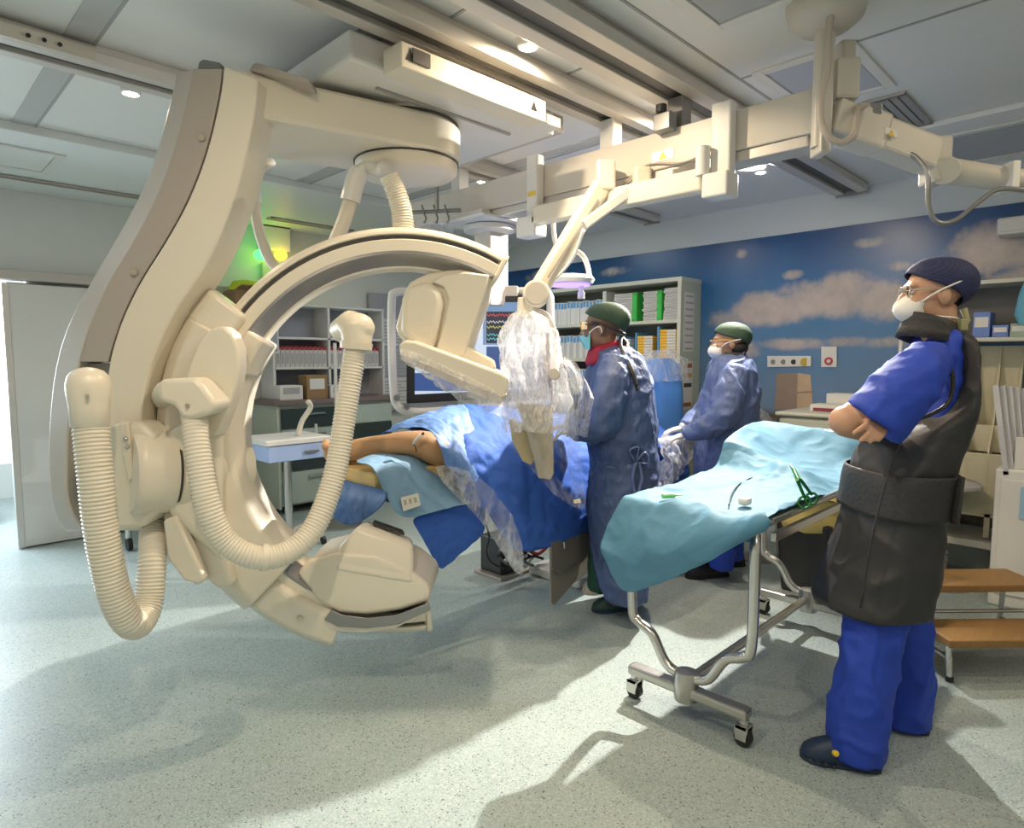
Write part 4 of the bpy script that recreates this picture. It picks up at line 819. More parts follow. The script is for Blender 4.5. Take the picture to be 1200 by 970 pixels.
# ================================================================ people
def head_shapes(g, c, fx, s=1.0, neck=True):
    fx = V(fx).normalized(); ly = UP.cross(fx)
    def L(x, y, z): return V(c) + (fx * x + ly * y + UP * z) * s
    def E(cc, r, n=18, m=12): g.ell(L(*cc), fx * r[0] * s, ly * r[1] * s, UP * r[2] * s, n, m)
    E((-.012, 0, .035), (.098, .078, .086)); E((.028, 0, -.03), (.066, .063, .09)); E((.052, 0, -.098), (.034, .038, .026))
    E((0, 0, -.06), (.055, .06, .05)); E((.078, 0, .03), (.020, .052, .014)); E((.066, .038, -.03), (.03, .022, .022)); E((.066, -.038, -.03), (.03, .022, .022))
    g.tube([L(.088, 0, .02), L(.104, 0, -.012), L(.113, 0, -.03), L(.095, 0, -.04)], [.009 * s, .012 * s, .017 * s, .014 * s], 10)
    E((.085, 0, -.068), (.014, .026, .010)); E((.084, 0, -.08), (.014, .022, .009))
    for q in (1, -1):
        E((-.012, q * .077, -.012), (.022, .011, .034)); E((-.006, q * .083, -.014), (.012, .008, .02))
    if neck: g.tube([L(-.02, 0, -.05), L(-.028, 0, -.11), L(-.036, 0, -.2)], [.06 * s, .056 * s, .066 * s], 16)
    return L
def cap_mesh(L, s, front=1.25, back=2.0, side=1.62, grow=1.1, puff=0):
    g = G(); rings = []; m = 14; n = 36
    for i in range(m + 1):
        ring = []
        for k in range(n):
            a = 2 * math.pi * k / n; ca = math.cos(a)
            tm = side + (front - side) * max(ca, 0) ** 1.2 + (back - side) * max(-ca, 0) ** 1.2
            t = max(.02, tm * i / m); sg = math.sin(t); w = 1 + .012 * math.sin(9 * a) * (i / m) ** 2
            ring.append(L(-.012 + .098 * grow * sg * ca * w - puff * max(-ca, 0) * sg, .078 * grow * sg * math.sin(a) * w, .035 + .086 * grow * math.cos(t) + puff * .4 * math.sin(t)))
        rings.append(ring)
    return g.loft(rings, cap=False)
def cup_mask(L, n=28, m=8):
    g = G(); rings = []
    for i in range(m + 1):
        t = (math.pi / 2) * i / m; rr = math.sin(max(t, .05)); x = math.cos(t)
        rings.append([L(.052 + .078 * x ** .8 - .03 * abs(math.sin(a)) * rr ** 2 * (1 if abs(math.cos(a)) < .9 else .6), .062 * rr * math.cos(a), -.052 + .066 * rr * math.sin(a)) for a in [2 * math.pi * k / n for k in range(n)]])
    return g.loft(rings, cap=False)
def hand(g, w, d, up, s=1.0, curl=.5, spread=.12, thumb=1):
    """palm at w reaching along d; up = back of the hand; five unequal bent fingers"""
    d = V(d).normalized(); up = V(up); up = (up - d * up.dot(d)).normalized(); sd = d.cross(up)
    g.ell(V(w) + d * .045 * s, d * .052 * s, sd * .042 * s, up * .017 * s, 14, 8)
    for i, (o, l) in enumerate(((.030, .068), (.010, .078), (-.010, .072), (-.028, .056))):
        p = V(w) + (d * .082 + sd * o) * s; dd = (d + sd * spread * o / .03).normalized(); q1 = p + (dd * math.cos(curl * .6) - up * math.sin(curl * .6)) * l * .5 * s; q2 = q1 + (dd * math.cos(curl * 1.6) - up * math.sin(curl * 1.6)) * l * .5 * s
        g.tube([p - d * .02 * s, p, q1, q2], [.010 * s, .0098 * s, .0088 * s, .0072 * s], 8).ell(q2, d * .007 * s, sd * .007 * s, up * .007 * s, 8, 6)
    p = V(w) + (d * .02 + sd * .035 * thumb) * s; q1 = p + (d * .03 + sd * .03 * thumb - up * .012) * s; q2 = q1 + (d * .03 + sd * .006 * thumb - up * .012) * s
    g.tube([V(w) + d * .012 * s, p, q1, q2], [.014 * s, .0125 * s, .0105 * s, .008 * s], 8)
def shell(prof, D, dd=0, n=40, sq=2.4, tilt=None):
    """clothing: stacked rounded sections. prof: (py, xl, xr, half depth[, depth offset])"""
    ys = [V((p[1], p[2], p[0])) for p in prof]; hs = [V((p[3], p[4] if len(p) > 4 else 0, 0)) for p in prof]
    A = spl(ys, 4); B = spl(hs, 4); rings = []
    for a, b in zip(A, B):
        xl, xr = a.x, a.y
        for it in range(4):      # widen or narrow the section until its outline fits the given left and right edge
            c0, c1 = at(xl, a.z, D + dd + b.y), at(xr, a.z, D + dd + b.y); c = (c0 + c1) / 2; hx = (c1 - c0) / 2
            ring = []
            for k in range(n):
                q = 2 * math.pi * k / n; cs, sn = math.cos(q), math.sin(q)
                ring.append(c + hx * math.copysign(abs(cs) ** (2 / sq), cs) + FD * b.x * math.copysign(abs(sn) ** (2 / sq), sn))
            xs = [topx(p)[0] for p in ring]; xl += (a.x - min(xs)); xr += (a.y - max(xs))
            if xr < xl + 12: m_ = (xl + xr) / 2; xl, xr = m_ - 6, m_ + 6
        rings.append(ring)
    return rings
def folds(amp, sc=9, zs=.3, seed=0):
    def f(co):
        q = V((co.x * sc + seed, co.y * sc, co.z * sc * zs)); r = V((co.x * sc * .7 + 5 + seed, co.y * sc * .7, co.z * sc * .9))
        k = abs(noise.noise(V((co.x * 7 + seed, co.y * 7, co.z * 5 + 3))))
        return amp * (noise.noise(q) + .6 * (1 - 2 * abs(noise.noise(r * 1.7))) - .1 + .8 * max(0, 1 - k * 7))
    return f
m_sk1 = mat('skin_light', (.52, .30, .20), .5, var=.10, vs=14, bump=.08, bs=80, bdist=.003)
m_sk2 = mat('skin_brown', (.20, .11, .07), .5, var=.10, vs=14)
m_sk3 = mat('skin_tan', (.40, .23, .15), .5, var=.10, vs=14)
m_gown = mat('gown_blue', (.055, .088, .20), .58, var=.12, vs=10, bump=.6, bs=26, bdist=.025, stretch=(1, 1, .5))
m_gown2 = mat('gown_blue_pale', (.085, .125, .27), .6, var=.10, vs=10, bump=.6, bs=24, bdist=.025, stretch=(1, 1, .5))
m_scrub = mat('scrub_blue', (.012, .05, .42), .7, var=.10, vs=12, bump=.25, bs=30, bdist=.01)
m_lead = mat('lead_vest_black', (.024, .025, .028), .58, var=.15, vs=5, bump=.18, bs=9, bdist=.02)
m_leadb = mat('lead_belt', (.022, .022, .024), .6, bump=.4, bs=60)
m_capg = mat('cap_green', (.022, .055, .032), .75, var=.12, vs=20, bump=.2, bs=50)
m_n95 = mat('respirator_white', (.80, .79, .75), .75, bump=.15, bs=160, bdist=.002)
m_glove = mat('glove_latex', (.68, .60, .50), .5)
m_hair = mat('dark_hair', (.012, .010, .009), .6)
m_eye = mat('eye_white', (.8, .78, .75), .3); m_iris = mat('iris', (.05, .03, .02), .3)
def eyes(L, par, s=1.0):
    for q in (1, -1):
        e = mk('eye', G().ell(L(.083, q * .031, .010), RT * .010 * s, FD * .010 * s, UP * .010 * s, 10, 8), m_eye, par, smooth=180)
        mk('iris', G().ell(L(.091, q * .031, .010), RT * .004, FD * .004, UP * .004, 8, 6), m_iris, e, smooth=180)

# ---------------- the man in the lead apron (right)
D0 = 2.30
t = thing('person', 'man in a black lead apron over royal blue scrubs, standing with arms folded', 'person', cf(1.33, 2.24, 0))
hc = at(1093, 345, D0); fx = -RT * .97 + FD * .22
g = G(); L = head_shapes(g, hc, fx, .95)
# trunk, arms, legs as one body
g.tube([at(1098, 402, D0), at(1098, 430, D0), at(1090, 500, D0), at(1065, 590, D0), at(1055, 680, D0)], [.06, .085, .085, .10, .10], 18)
g.tube([at(1097, 424, D0 - .10), at(1097, 424, D0 + .10)], [.03, .03], 12)
g.tube([at(1090, 428, D0 - .10), at(1074, 438, D0 - .19), at(1045, 467, D0 - .212), at(1000, 490, D0 - .20)], [.025, .035, .048, .056], 14).ell(at(990, 493, D0 - .2), RT * .05, FD * .05, UP * .05)
g.tube([at(992, 494, D0 - .20), at(1012, 500, D0 - .10), at(1035, 498, D0 + .05)], [.052, .05, .035], 14)
hand(g, at(1036, 497, D0 + .06), RT * .5 + FD * .8, -RT, .95, .4)
g.tube([at(1086, 425, D0 + .14), at(1030, 475, D0 + .2), at(1008, 500, D0 + .14), at(1020, 492, D0 - .02), at(1036, 488, D0 - .2)], [.04, .045, .048, .04, .03], 14)
pa = at(1031, 493, D0 - .255); g.ell(pa, RT * .03, FD * .012, UP * .028)
for (x0, y0), (x1, y1), l in (((1020, 492), (1003, 504), .0), ((1026, 496), (1011, 513), 0), ((1032, 499), (1021, 515), 0), ((1038, 500), (1031, 513), 0)):
    x1, y1 = x1 - 2, y1 + 3; a, b = at(x0, y0, D0 - .262), at(x1, y1, D0 - .285); g.tube([a, a.lerp(b, .5) - FD * .008, b], [.0105, .0100, .0085], 8).ell(b, RT * .0085, FD * .0085, UP * .0085, 8, 6)
g.tube([at(1036, 492, D0 - .24), at(1040, 484, D0 - .24), at(1032, 478, D0 - .235)], [.011, .0105, .009], 8)
g.tube([at(1040, 690, 2.22), at(1018, 780, 2.17), at(1005, 880, 2.13)], [.075, .06, .045], 14).tube([at(1062, 690, 2.38), at(1066, 780, 2.37), at(1062, 846, 2.36)], [.075, .06, .045], 14)
b = mk('body', g, m_sk1, t); voxel(b, .0062, 2)
eyes(L, t)
cm = m_cap_navy = mat('cap_navy_check', (.012, .018, .07), .75, bump=.3, bs=90)
nt = cm.node_tree; ck = nt.nodes.new('ShaderNodeTexBrick'); ck.inputs['Scale'].default_value = 60; ck.inputs['Color1'].default_value = (.010, .014, .06, 1); ck.inputs['Color2'].default_value = (.013, .018, .08, 1); ck.inputs['Mortar'].default_value = (.03, .04, .11, 1); ck.offset = 0; ck.inputs['Brick Width'].default_value = .5; ck.inputs['Row Height'].default_value = .5; ck.inputs['Mortar Size'].default_value = .04
mp = nt.nodes.new('ShaderNodeMapping'); mp.inputs['Rotation'].default_value = (math.pi / 2, 0, math.pi / 4); tcn = nt.nodes.new('ShaderNodeTexCoord'); nt.links.new(tcn.outputs['Object'], mp.inputs[0]); nt.links.new(mp.outputs[0], ck.inputs['Vector']); nt.links.new(ck.outputs['Color'], nt.nodes['Principled BSDF'].inputs['Base Color'])
mk('surgical_cap', cap_mesh(L, 1, 1.2, 2.6, 1.8, 1.15, .024), cm, t, smooth=180, solid=.004)
mk('cap_tie', G().tube([L(-.10, .01, -.055), L(-.115, .015, -.10), L(-.10, .02, -.13)], [.012, .008, .006], 8), mat('cap_tie_green', (.33, .33, .18), .7), t, smooth=180)
mk('respirator', cup_mask(L), m_n95, t, smooth=180, solid=.004)
mk('nose_clip', G().tube([L(.085, .03, .012), L(.108, 0, .020), L(.085, -.03, .012)], .004, 6), m_chrome, t)
mk('mask_strap', G().tube(spl([L(.055, .062, -.03), L(.02, .086, .0), L(-.05, .085, .035), L(-.108, .05, .055), L(-.125, 0, .058)], 6), .0035, 6), m_n95, t, smooth=180)
mk('mask_strap', G().tube(spl([L(.055, .062, -.075), L(.01, .075, -.085), L(-.04, .07, -.09), L(-.09, .0, -.09)], 6), .0035, 6), m_n95, t, smooth=180)
gl = mk('glasses', G().tube([L(.092, .05, .012), L(.07, .076, .014), L(-.01, .084, .014)], .0028, 6).tube([L(.095, .035, .012) + (UP * math.sin(a) * .018 + UP.cross(fx) * math.cos(a) * .022) for a in [2 * math.pi * k / 16 for k in range(17)]], .0025, 6).tube([L(.095, -.035, .012) + (UP * math.sin(a) * .018 + UP.cross(fx) * math.cos(a) * .022) for a in [2 * math.pi * k / 16 for k in range(17)]], .0025, 6), m_taupe, t, smooth=180)
# scrub shirt and sleeve
g = G().loft(shell([(388, 1080, 1120, .10), (398, 1068, 1128, .125), (415, 1064, 1126, .13), (450, 1064, 1124, .13), (520, 1045, 1108, .13), (600, 1025, 1085, .13)], D0))
g.tube([at(1090, 421, D0 - .15), at(1078, 434, D0 - .19), at(1052, 463, D0 - .22), at(1022, 496, D0 - .215)], [.068, .082, .096, .102], 20)
g.tube([at(1096, 418, D0 + .14), at(1080, 435, D0 + .17), at(1040, 470, D0 + .2)], [.085, .09, .09], 18)
voxel(mk('scrub_shirt', g, m_scrub, t), .010, 3, folds(.008, 11, .6))
# trousers
g = G().tube(spl([at(1042, 660, 2.26), at(1026, 720, 2.22), at(1012, 800, 2.18), at(1004, 850, 2.15), at(1002, 888, 2.14)], 4), [.10 - .0007 * k for k in range(17)], 18)
g.tube(spl([at(1060, 660, 2.37), at(1061, 720, 2.38), at(1063, 790, 2.375), at(1061, 850, 2.36)], 4), [.095 - .001 * k for k in range(13)], 18).ell(at(1048, 660, 2.31), RT * .12, FD * .15, UP * .1)
voxel(mk('trousers', g, m_scrub, t), .010, 3, folds(.012, 8, .45, 3))
# lead vest and skirt
vest = [(392, 1094, 1124, .10), (398, 1082, 1132, .16), (408, 1076, 1139, .185), (430, 1068, 1146, .20), (455, 1062, 1149, .205), (480, 1050, 1148, .205), (500, 1027, 1142, .195), (525, 1008, 1131, .195), (545, 999, 1123, .195), (560, 994, 1116, .195)]
voxel(mk('lead_vest', G().loft(shell(vest, D0 + .01)), m_lead, t), .010, 3, folds(.006, 6, .8, 1))
g = G().tube([at(1128, 400, D0 - .12), at(1110, 396, D0 - .14), at(1090, 400, D0 - .15)], [.03, .03, .025], 10)
skirt = [(552, 995, 1118, .198), (575, 990, 1112, .20), (600, 986, 1108, .205), (640, 975, 1104, .21), (680, 961, 1098, .215), (698, 953, 1094, .215), (708, 952, 1091, .215)]
voxel(mk('lead_skirt_wrap', G().loft(shell(skirt, D0)), m_lead, t), .010, 3, folds(.008, 5, .3, 2))
mk('belt', G().loft(shell([(548, 991, 1125, .212), (560, 987, 1119, .216), (580, 984, 1115, .218), (596, 981, 1113, .22)], D0), cap=False), m_leadb, t, smooth=180, solid=.006)
mk('belt_flap', G().loft(shell([(547, 1066, 1108, .21), (565, 1064, 1104, .214), (597, 1062, 1098, .216)], D0)), m_leadb, t, smooth=60, bevel=.004)
mk('front_overlap', G().tube(spl([at(1055, 520, D0 - .20), at(1044, 545, D0 - .215), at(1024, 620, D0 - .222), at(1008, 712, D0 - .228)], 5), .004, 8), m_lead, t, smooth=180)
mk('armhole_trim', G().tube(spl([at(1088, 402, D0 - .17), at(1106, 412, D0 - .195), at(1116, 440, D0 - .20), at(1112, 470, D0 - .205), at(1090, 486, D0 - .21), at(1062, 494, D0 - .21)], 6), .007, 8), m_black, t, smooth=180)
cg = G().loft([[at(1090 + ox, y, D0) + RT * hx * math.cos(a) + FD * hd * math.sin(a) + UP * (-.028 * math.cos(a)) for a in [2 * math.pi * k / 28 for k in range(28)]] for y, ox, hx, hd in ((402, 0, .105, .105), (392, 0, .092, .092), (382, -1, .082, .082), (374, -2, .080, .08))], cap=False)
mk('thyroid_collar', cg, m_leadb, t, smooth=180, solid=.012)
mk('collar_clip', G().obox(at(1124, 381, D0 - .05), RT * .012, FD * .03, UP * .02), mat('cap_tie_green', (1, 1, 1)), t, bevel=.004)
def clog(heel, toe, s, m, par, soleM, name='clog'):
    heel, toe = V(heel), V(toe); d = (toe - heel); ln = d.length; d.normalize(); sd = UP.cross(d)
    g = G(); rings = []
    for x, w, h in ((0, .022, .035), (.04, .034, .055), (.12, .038, .075), (.3, .040, .085), (.5, .044, .082), (.7, .050, .068), (.85, .046, .052), (.96, .03, .035), (1.0, .012, .02)):
        rings.append([heel + d * x * ln + sd * w * s * math.cos(a) + UP * (.012 + max(0, math.sin(a)) * h * s + min(0, math.sin(a)) * .008) for a in [2 * math.pi * k / 18 for k in range(18)]])
    o = mk(name, g.loft(rings), m, par, smooth=60)
    mk('sole', G().loft([[heel + d * x * ln + sd * q * w * s * 1.04 + UP * z for q, z in ((-1, 0), (1, 0), (1, .014), (-1, .014))] for x, w in ((-.01, .024), (.06, .036), (.3, .040), (.55, .044), (.72, .051), (.87, .046), (.97, .03), (1.01, .012))]), soleM, o, smooth=60)
    return o, d, sd
m_clog = mat('clog_navy', (.012, .030, .075), .5); m_sole = mat('clog_sole', (.02, .035, .07), .6)
sh1, d, sd = clog(atz(1030, 901, 0), atz(938, 884, 0), 1.05, m_clog, t, m_sole)
q = atz(978, 884, .055); mk('yellow_rivet', G().lathe(at(978, 882, 2.10), -FD + UP * .4, [(.010, 0), (.010, .012), (.002, .014)], 14), mat('rivet_yellow', (.8, .55, .02), .4), sh1)
for k in range(4): mk('vent_hole', G().ell(at(950 + k * 9, 890 + k * 2.6, 2.098), RT * .007, FD * .01, UP * .004, 10, 6), m_black, sh1, smooth=180)
clog(atz(1088, 858, 0), atz(1022, 842, 0), 1.0, m_clog, t, m_sole)

# ---------------- surgeon nearest the table
D1 = 3.48
t = thing('person', 'surgeon in a blue gown and green cap with red scarf, working at the patient table', 'person', cf(.58, 3.5, 0))
hc = at(706, 384, D1); fx = -RT * .93 + FD * .38
g = G(); L = head_shapes(g, hc, fx, 1.0)
g.tube([at(712, 408, D1), at(722, 440, D1), at(730, 520, D1), at(728, 600, D1)], [.07, .13, .13, .12], 16)
g.tube([at(718, 425, D1 - .17), at(716, 470, D1 - .24), at(708, 500, D1 - .22), at(678, 504, D1 - .16)], [.055, .05, .045, .032], 12)
g.tube([at(712, 425, D1 + .17), at(696, 470, D1 + .22), at(690, 498, D1 + .2), at(668, 498, D1 + .12)], [.055, .05, .045, .032], 12)
g.tube([at(722, 600, D1 - .09), at(722, 705, D1 + .0)], [.08, .05], 12).tube([at(714, 600, D1 + .1), at(704, 690, D1 + .16)], [.08, .05], 12)
b = mk('body', g, m_sk2, t); voxel(b, .008, 2)
eyes(L, t)
for yy, dd, up in ((505, -.14, UP + RT * .3), (499, .13, UP)):
    hg = G(); hand(hg, at(678 if dd < 0 else 668, yy, D1 + dd), -RT + FD * .25 - UP * .12, up, 1.0, .55); hg.tube([at(690 if dd < 0 else 680, yy - 1, D1 + dd - .01), at(678 if dd < 0 else 668, yy, D1 + dd), at(674 if dd < 0 else 664, yy, D1 + dd)], [.042, .037, .032], 12)
    voxel(mk('glove', hg, m_glove, t), .005, 1)
mk('surgical_cap', cap_mesh(L, 1, 1.2, 2.2, 1.62, 1.15, .026), m_capg, t, smooth=180, solid=.004)
mk('cap_band', G().tube([L(-.012 + .11 * math.cos(a), .089 * math.sin(a), .03 - .02 * math.cos(a) * -1 - .035 * max(-math.cos(a), 0) - .01) for a in [math.radians(60 + 240 * k / 24) for k in range(25)]], .006, 8), m_black, t, smooth=180)
mk('face_mask', G().loft([[L(x, y, z) for x, y, z in ((.088 + .012 * k, 0, zz), (.086, .035, zz), (.05, .066, zz), (.05, .062, zz), (.08, .03, zz), (.082, 0, zz), (.08, -.03, zz), (.05, -.062, zz), (.05, -.066, zz), (.086, -.035, zz))] for zz, k in ((-.02, 2.6), (-.05, 3.0), (-.085, 2.2), (-.115, .6))]), mat('mask_teal', (.18, .50, .52), .7), t, smooth=60)
mk('ear_loop', G().tube(spl([L(.055, .068, -.03), L(.02, .083, -.005), L(-.01, .09, .0), L(-.02, .088, -.03)], 5), .003, 6), m_n95, t)
gg = mk('glasses', G().tube([L(.092, .05, .014), L(.07, .08, .016), L(-.01, .087, .016)], .004, 6).tube([L(.1, q, .0) for q in (-.05, .05)], .005, 6), m_black, t, smooth=180)
mk('lens', G().prism([L(.104, .012, .03), L(.104, .06, .03), L(.1, .06, -.012), L(.1, .015, -.012)], fx * .004).prism([L(.096, .062, .03), L(.06, .082, .03), L(.06, .082, -.01), L(.096, .062, -.012)], -RT * .003), mat('lens_amber', (.7, .45, .05), .15, alpha=.75), gg)
mk('scarf', G().loft([[at(710 + ox, y, D1) + RT * hx * math.cos(a) * (1 + .08 * math.sin(5 * a + y)) + FD * hx * math.sin(a) + UP * .02 * math.cos(a) for a in [2 * math.pi * k / 26 for k in range(26)]] for y, ox, hx in ((402, 0, .072), (408, -1, .082), (414, -2, .085), (419, -3, .088), (424, -4, .08))], cap=False), mat('scarf_red', (.30, .01, .035), .7, bump=.3, bs=30), t, smooth=180, solid=.01)
hr = G()
for k in range(6): hr.tube(spl([L(-.10, .02 - .008 * k, -.05), L(-.125, .01 - .01 * k, -.08), at(730 + k, 412, D1 - .06 - .012 * k)], 5), .011, 7)
mk('hair', hr, m_hair, t, smooth=180)
for k in range(2): mk('cap_tie', G().tube(spl([L(-.11, .01, -.045), at(727 + k, 405, D1 - .12), at(733 + 2 * k, 420, D1 - .18), at(740 + 2 * k, 436, D1 - .235), at(746 + k, 452 + 6 * k, D1 - .25)], 6), .008, 6), m_hair, t, smooth=180)
g = G().loft(shell([(408, 704, 738, .09), (415, 697, 748, .17), (428, 694, 756, .21), (450, 692, 763, .23), (480, 690, 767, .235), (520, 691, 770, .235), (545, 693, 771, .235), (580, 691, 770, .25), (620, 692, 768, .26), (660, 697, 762, .26), (692, 703, 757, .25)], D1))
g.tube([at(722, 424, D1 - .14), at(716, 448, D1 - .21), at(712, 478, D1 - .25), at(708, 496, D1 - .235), at(690, 504, D1 - .20), at(673, 505, D1 - .145)], [.085, .09, .083, .076, .066, .052], 18)
g.tube([at(712, 424, D1 + .14), at(700, 450, D1 + .21), at(694, 485, D1 + .21), at(680, 497, D1 + .15), at(668, 499, D1 + .12)], [.085, .088, .08, .066, .05], 18)
voxel(mk('surgical_gown', g, m_gown, t), .011, 2, folds(.014, 9, .28, 7))
mk('waist_tie', G().loft(shell([(536, 692, 771, .243), (539, 692, 771, .244), (541, 692, 771, .243)], D1), cap=False), m_gown2, t, smooth=180, solid=.006)
for pts in (((744, 540), (738, 528), (748, 524), (746, 538)), ((746, 540), (756, 530), (760, 542), (748, 542)), ((745, 541), (741, 562), (746, 590), (744, 606)), ((748, 541), (752, 560), (748, 580), (752, 596))):
    mk('tie_ribbon', G().tube(spl([at(x, y, D1 - .26) for x, y in pts], 6), .012, 6, flat=.4), m_gown2, t, smooth=180)
g = G().tube([at(722, 640, D1 - .02), at(724, 700, D1)], [.085, .07], 14).tube([at(708, 640, D1 + .14), at(703, 690, D1 + .16)], [.085, .07], 14).ell(at(718, 640, D1 + .06), RT * .1, FD * .16, UP * .06)
voxel(mk('trousers', g, mat('trousers_green', (.02, .10, .07), .7), t), .012, 2, folds(.008, 9, .4))
clog(atz(746, 712, 0), atz(694, 716, 0), 1.05, mat('clog_green', (.012, .05, .05), .5), t, m_sole)
o, _, _ = clog(atz(722, 692, 0), atz(683, 694, 0), 1.1, mat('shoe_cover', (.45, .38, .30), .75, bump=.5, bs=30), t, mat('shoe_cover', (1, 1, 1)), 'shoe_cover')
mk('cover_cuff', G().lathe(atz(712, 692, .06), (0, 0, 1), [(.07, 0), (.062, .04), (.045, .10), (.05, .12)], 16), MATS['shoe_cover'], t, smooth=60)

# ---------------- second surgeon
D2 = 4.05
t = thing('person', 'surgeon in a pale blue gown and white respirator, farthest from the camera', 'person', cf(1.32, 4.05, 0))
hc = at(854, 402, D2); fx = -RT * .96 + FD * .2
g = G(); L = head_shapes(g, hc, fx, .96)
g.tube([at(857, 420, D2), at(856, 460, D2), at(850, 540, D2), at(848, 600, D2)], [.07, .13, .13, .12], 16)
g.tube([at(858, 440, D2 - .17), at(848, 490, D2 - .24), at(842, 500, D2 - .22), at(806, 509, D2 - .14)], [.055, .05, .045, .032], 12)
g.tube([at(852, 440, D2 + .17), at(830, 485, D2 + .22), at(800, 500, D2 + .12)], [.055, .05, .032], 12)
g.tube([at(850, 600, D2 - .08), at(846, 664, D2 - .06)], [.08, .05], 12).tube([at(854, 600, D2 + .1), at(856, 655, D2 + .1)], [.08, .05], 12)
b = mk('body', g, m_sk3, t); voxel(b, .008, 2)
eyes(L, t)
for x, y, dd in ((806, 509, -.14), (800, 501, .12)):
    hg = G(); hand(hg, at(x, y, D2 + dd), -RT - UP * .25, UP, 1.0, .5); hg.tube([at(x + 8, y - 2, D2 + dd), at(x, y, D2 + dd), at(x - 3, y, D2 + dd)], [.042, .036, .032], 12); voxel(mk('glove', hg, mat('glove_white', (.68, .66, .62), .5), t), .005, 1)
mk('surgical_cap', cap_mesh(L, 1, 1.25, 2.2, 1.66, 1.15, .02), m_capg, t, smooth=180, solid=.004)
mk('hair', G().ell(L(-.05, 0, -.03), RT * .07, FD * .075, UP * .055), m_hair, t, smooth=180)
mk('respirator', cup_mask(L), m_n95, t, smooth=180, solid=.004)
mk('mask_strap', G().tube(spl([L(.055, .062, -.03), L(.02, .083, .0), L(-.05, .085, .02), L(-.11, .04, .03)], 6), .0035, 6), m_n95, t, smooth=180)
mk('glasses', G().tube([L(.11, .05, .014), L(.07, .08, .016), L(-.01, .087, .016)], .005, 6).tube([L(.11, q, .014) for q in (-.05, .05)], .006, 6), mat('frame_tan', (.5, .33, .12), .4), t, smooth=180)
mk('collar', G().loft([[at(858 + ox, y, D2) + RT * hx * math.cos(a) + FD * hx * math.sin(a) for a in [2 * math.pi * k / 24 for k in range(24)]] for y, ox, hx in ((413, 0, .075), (420, -1, .085), (427, -2, .10))], cap=False), m_leadb, t, smooth=180, solid=.012)
g = G().loft(shell([(416, 840, 874, .09), (422, 834, 880, .17), (436, 829, 886, .21), (460, 824, 889, .235), (490, 820, 887, .235), (515, 818, 884, .235), (545, 815, 882, .245), (580, 812, 882, .26), (622, 812, 882, .265)], D2))
g.tube([at(862, 436, D2 - .14), at(856, 460, D2 - .21), at(848, 486, D2 - .25), at(836, 497, D2 - .225), at(818, 505, D2 - .18), at(804, 508, D2 - .14)], [.085, .09, .084, .075, .062, .048], 18)
g.tube([at(852, 436, D2 + .14), at(836, 465, D2 + .21), at(822, 490, D2 + .2), at(800, 500, D2 + .12)], [.085, .088, .078, .048], 18)
voxel(mk('surgical_gown', g, m_gown2, t), .011, 2, folds(.014, 9, .28, 21))
mk('waist_tie', G().loft(shell([(494, 819, 887, .243), (497, 819, 887, .246), (500, 819, 886, .243)], D2), cap=False), m_gown, t, smooth=180, solid=.006)
mk('back_tie', G().tube(spl([L(-.10, .02, -.04), at(868, 425, D2 - .15), at(870, 445, D2 - .22)], 5), .006, 6), m_gown2, t, smooth=180)
g = G().tube([at(850, 600, D2 - .08), at(846, 664, D2 - .06)], [.09, .075], 14).tube([at(856, 600, D2 + .1), at(858, 655, D2 + .1)], [.09, .075], 14).ell(at(853, 600, D2), RT * .1, FD * .17, UP * .06)
voxel(mk('trousers', g, m_scrub, t), .012, 2, folds(.008, 9, .4))
clog(atz(852, 674, 0), atz(804, 677, 0), 1.0, mat('shoe_black', (.012, .011, .012), .45), t, m_rubber, 'shoe'); clog(atz(872, 662, 0), atz(830, 663, 0), 1.0, MATS['shoe_black'], t, m_rubber, 'shoe')
ORD = ['first', 'second', 'third', 'fourth', 'fifth', 'sixth', 'seventh', 'eighth', 'ninth', 'tenth', 'eleventh', 'twelfth', 'thirteenth', 'fourteenth', 'fifteenth', 'sixteenth', 'seventeenth', 'eighteenth', 'nineteenth', 'twentieth', 'twenty-first', 'twenty-second', 'twenty-third', 'twenty-fourth']
# ================================================================ furniture along the mural wall
m_greenw = mat('cabinet_sage', (.50, .55, .46), .5); m_shelf = mat('shelf_cream', (.62, .63, .55), .5)
m_paper = mat('paper_white', (.74, .73, .70), .7); m_bluep = mat('carton_blue', (.10, .32, .62), .6); m_orange = mat('carton_orange', (.85, .50, .05), .6)
m_greenb = mat('carton_green', (.03, .40, .05), .6)
def carton(lo, hi, m, label, cat='box', group=None, face=None, fm=None, name='carton'):
    t = thing(name, label, cat, ((lo[0] + hi[0]) / 2, (lo[1] + hi[1]) / 2, lo[2]), group)
    mk('body', G().box(lo, hi), m, t, bevel=.003)
    if fm: mk('printed_end', G().box((lo[0] - .0015, lo[1] + (hi[1] - lo[1]) * face[0], lo[2] + (hi[2] - lo[2]) * face[2]), (lo[0], lo[1] + (hi[1] - lo[1]) * face[1], lo[2] + (hi[2] - lo[2]) * face[3])), fm, t)
    return t
bc = thing('bookcase', 'tall sage and cream bookcase full of white cartons against the mural', 'bookcase', (5.0, 3.6, 0))
BX0, BX1, BY0, BY1, BZ = 4.85, 5.185, 2.84, 4.62, 2.07
mk('side_panel', G().box((BX0, BY0, 0), (BX1, BY0 + .03, BZ)), m_greenw, bc, bevel=.003)
mk('side_panel', G().box((BX0, BY1 - .03, 0), (BX1, BY1, BZ)), m_greenw, bc, bevel=.003)
mk('divider', G().box((BX0, 3.62, 0), (BX1, 3.66, BZ - .03)), m_shelf, bc, bevel=.003)
mk('edge_trim', G().box((BX0 - .006, BY0 - .002, 0), (BX0, BY0 + .032, BZ)), m_shelf, bc)
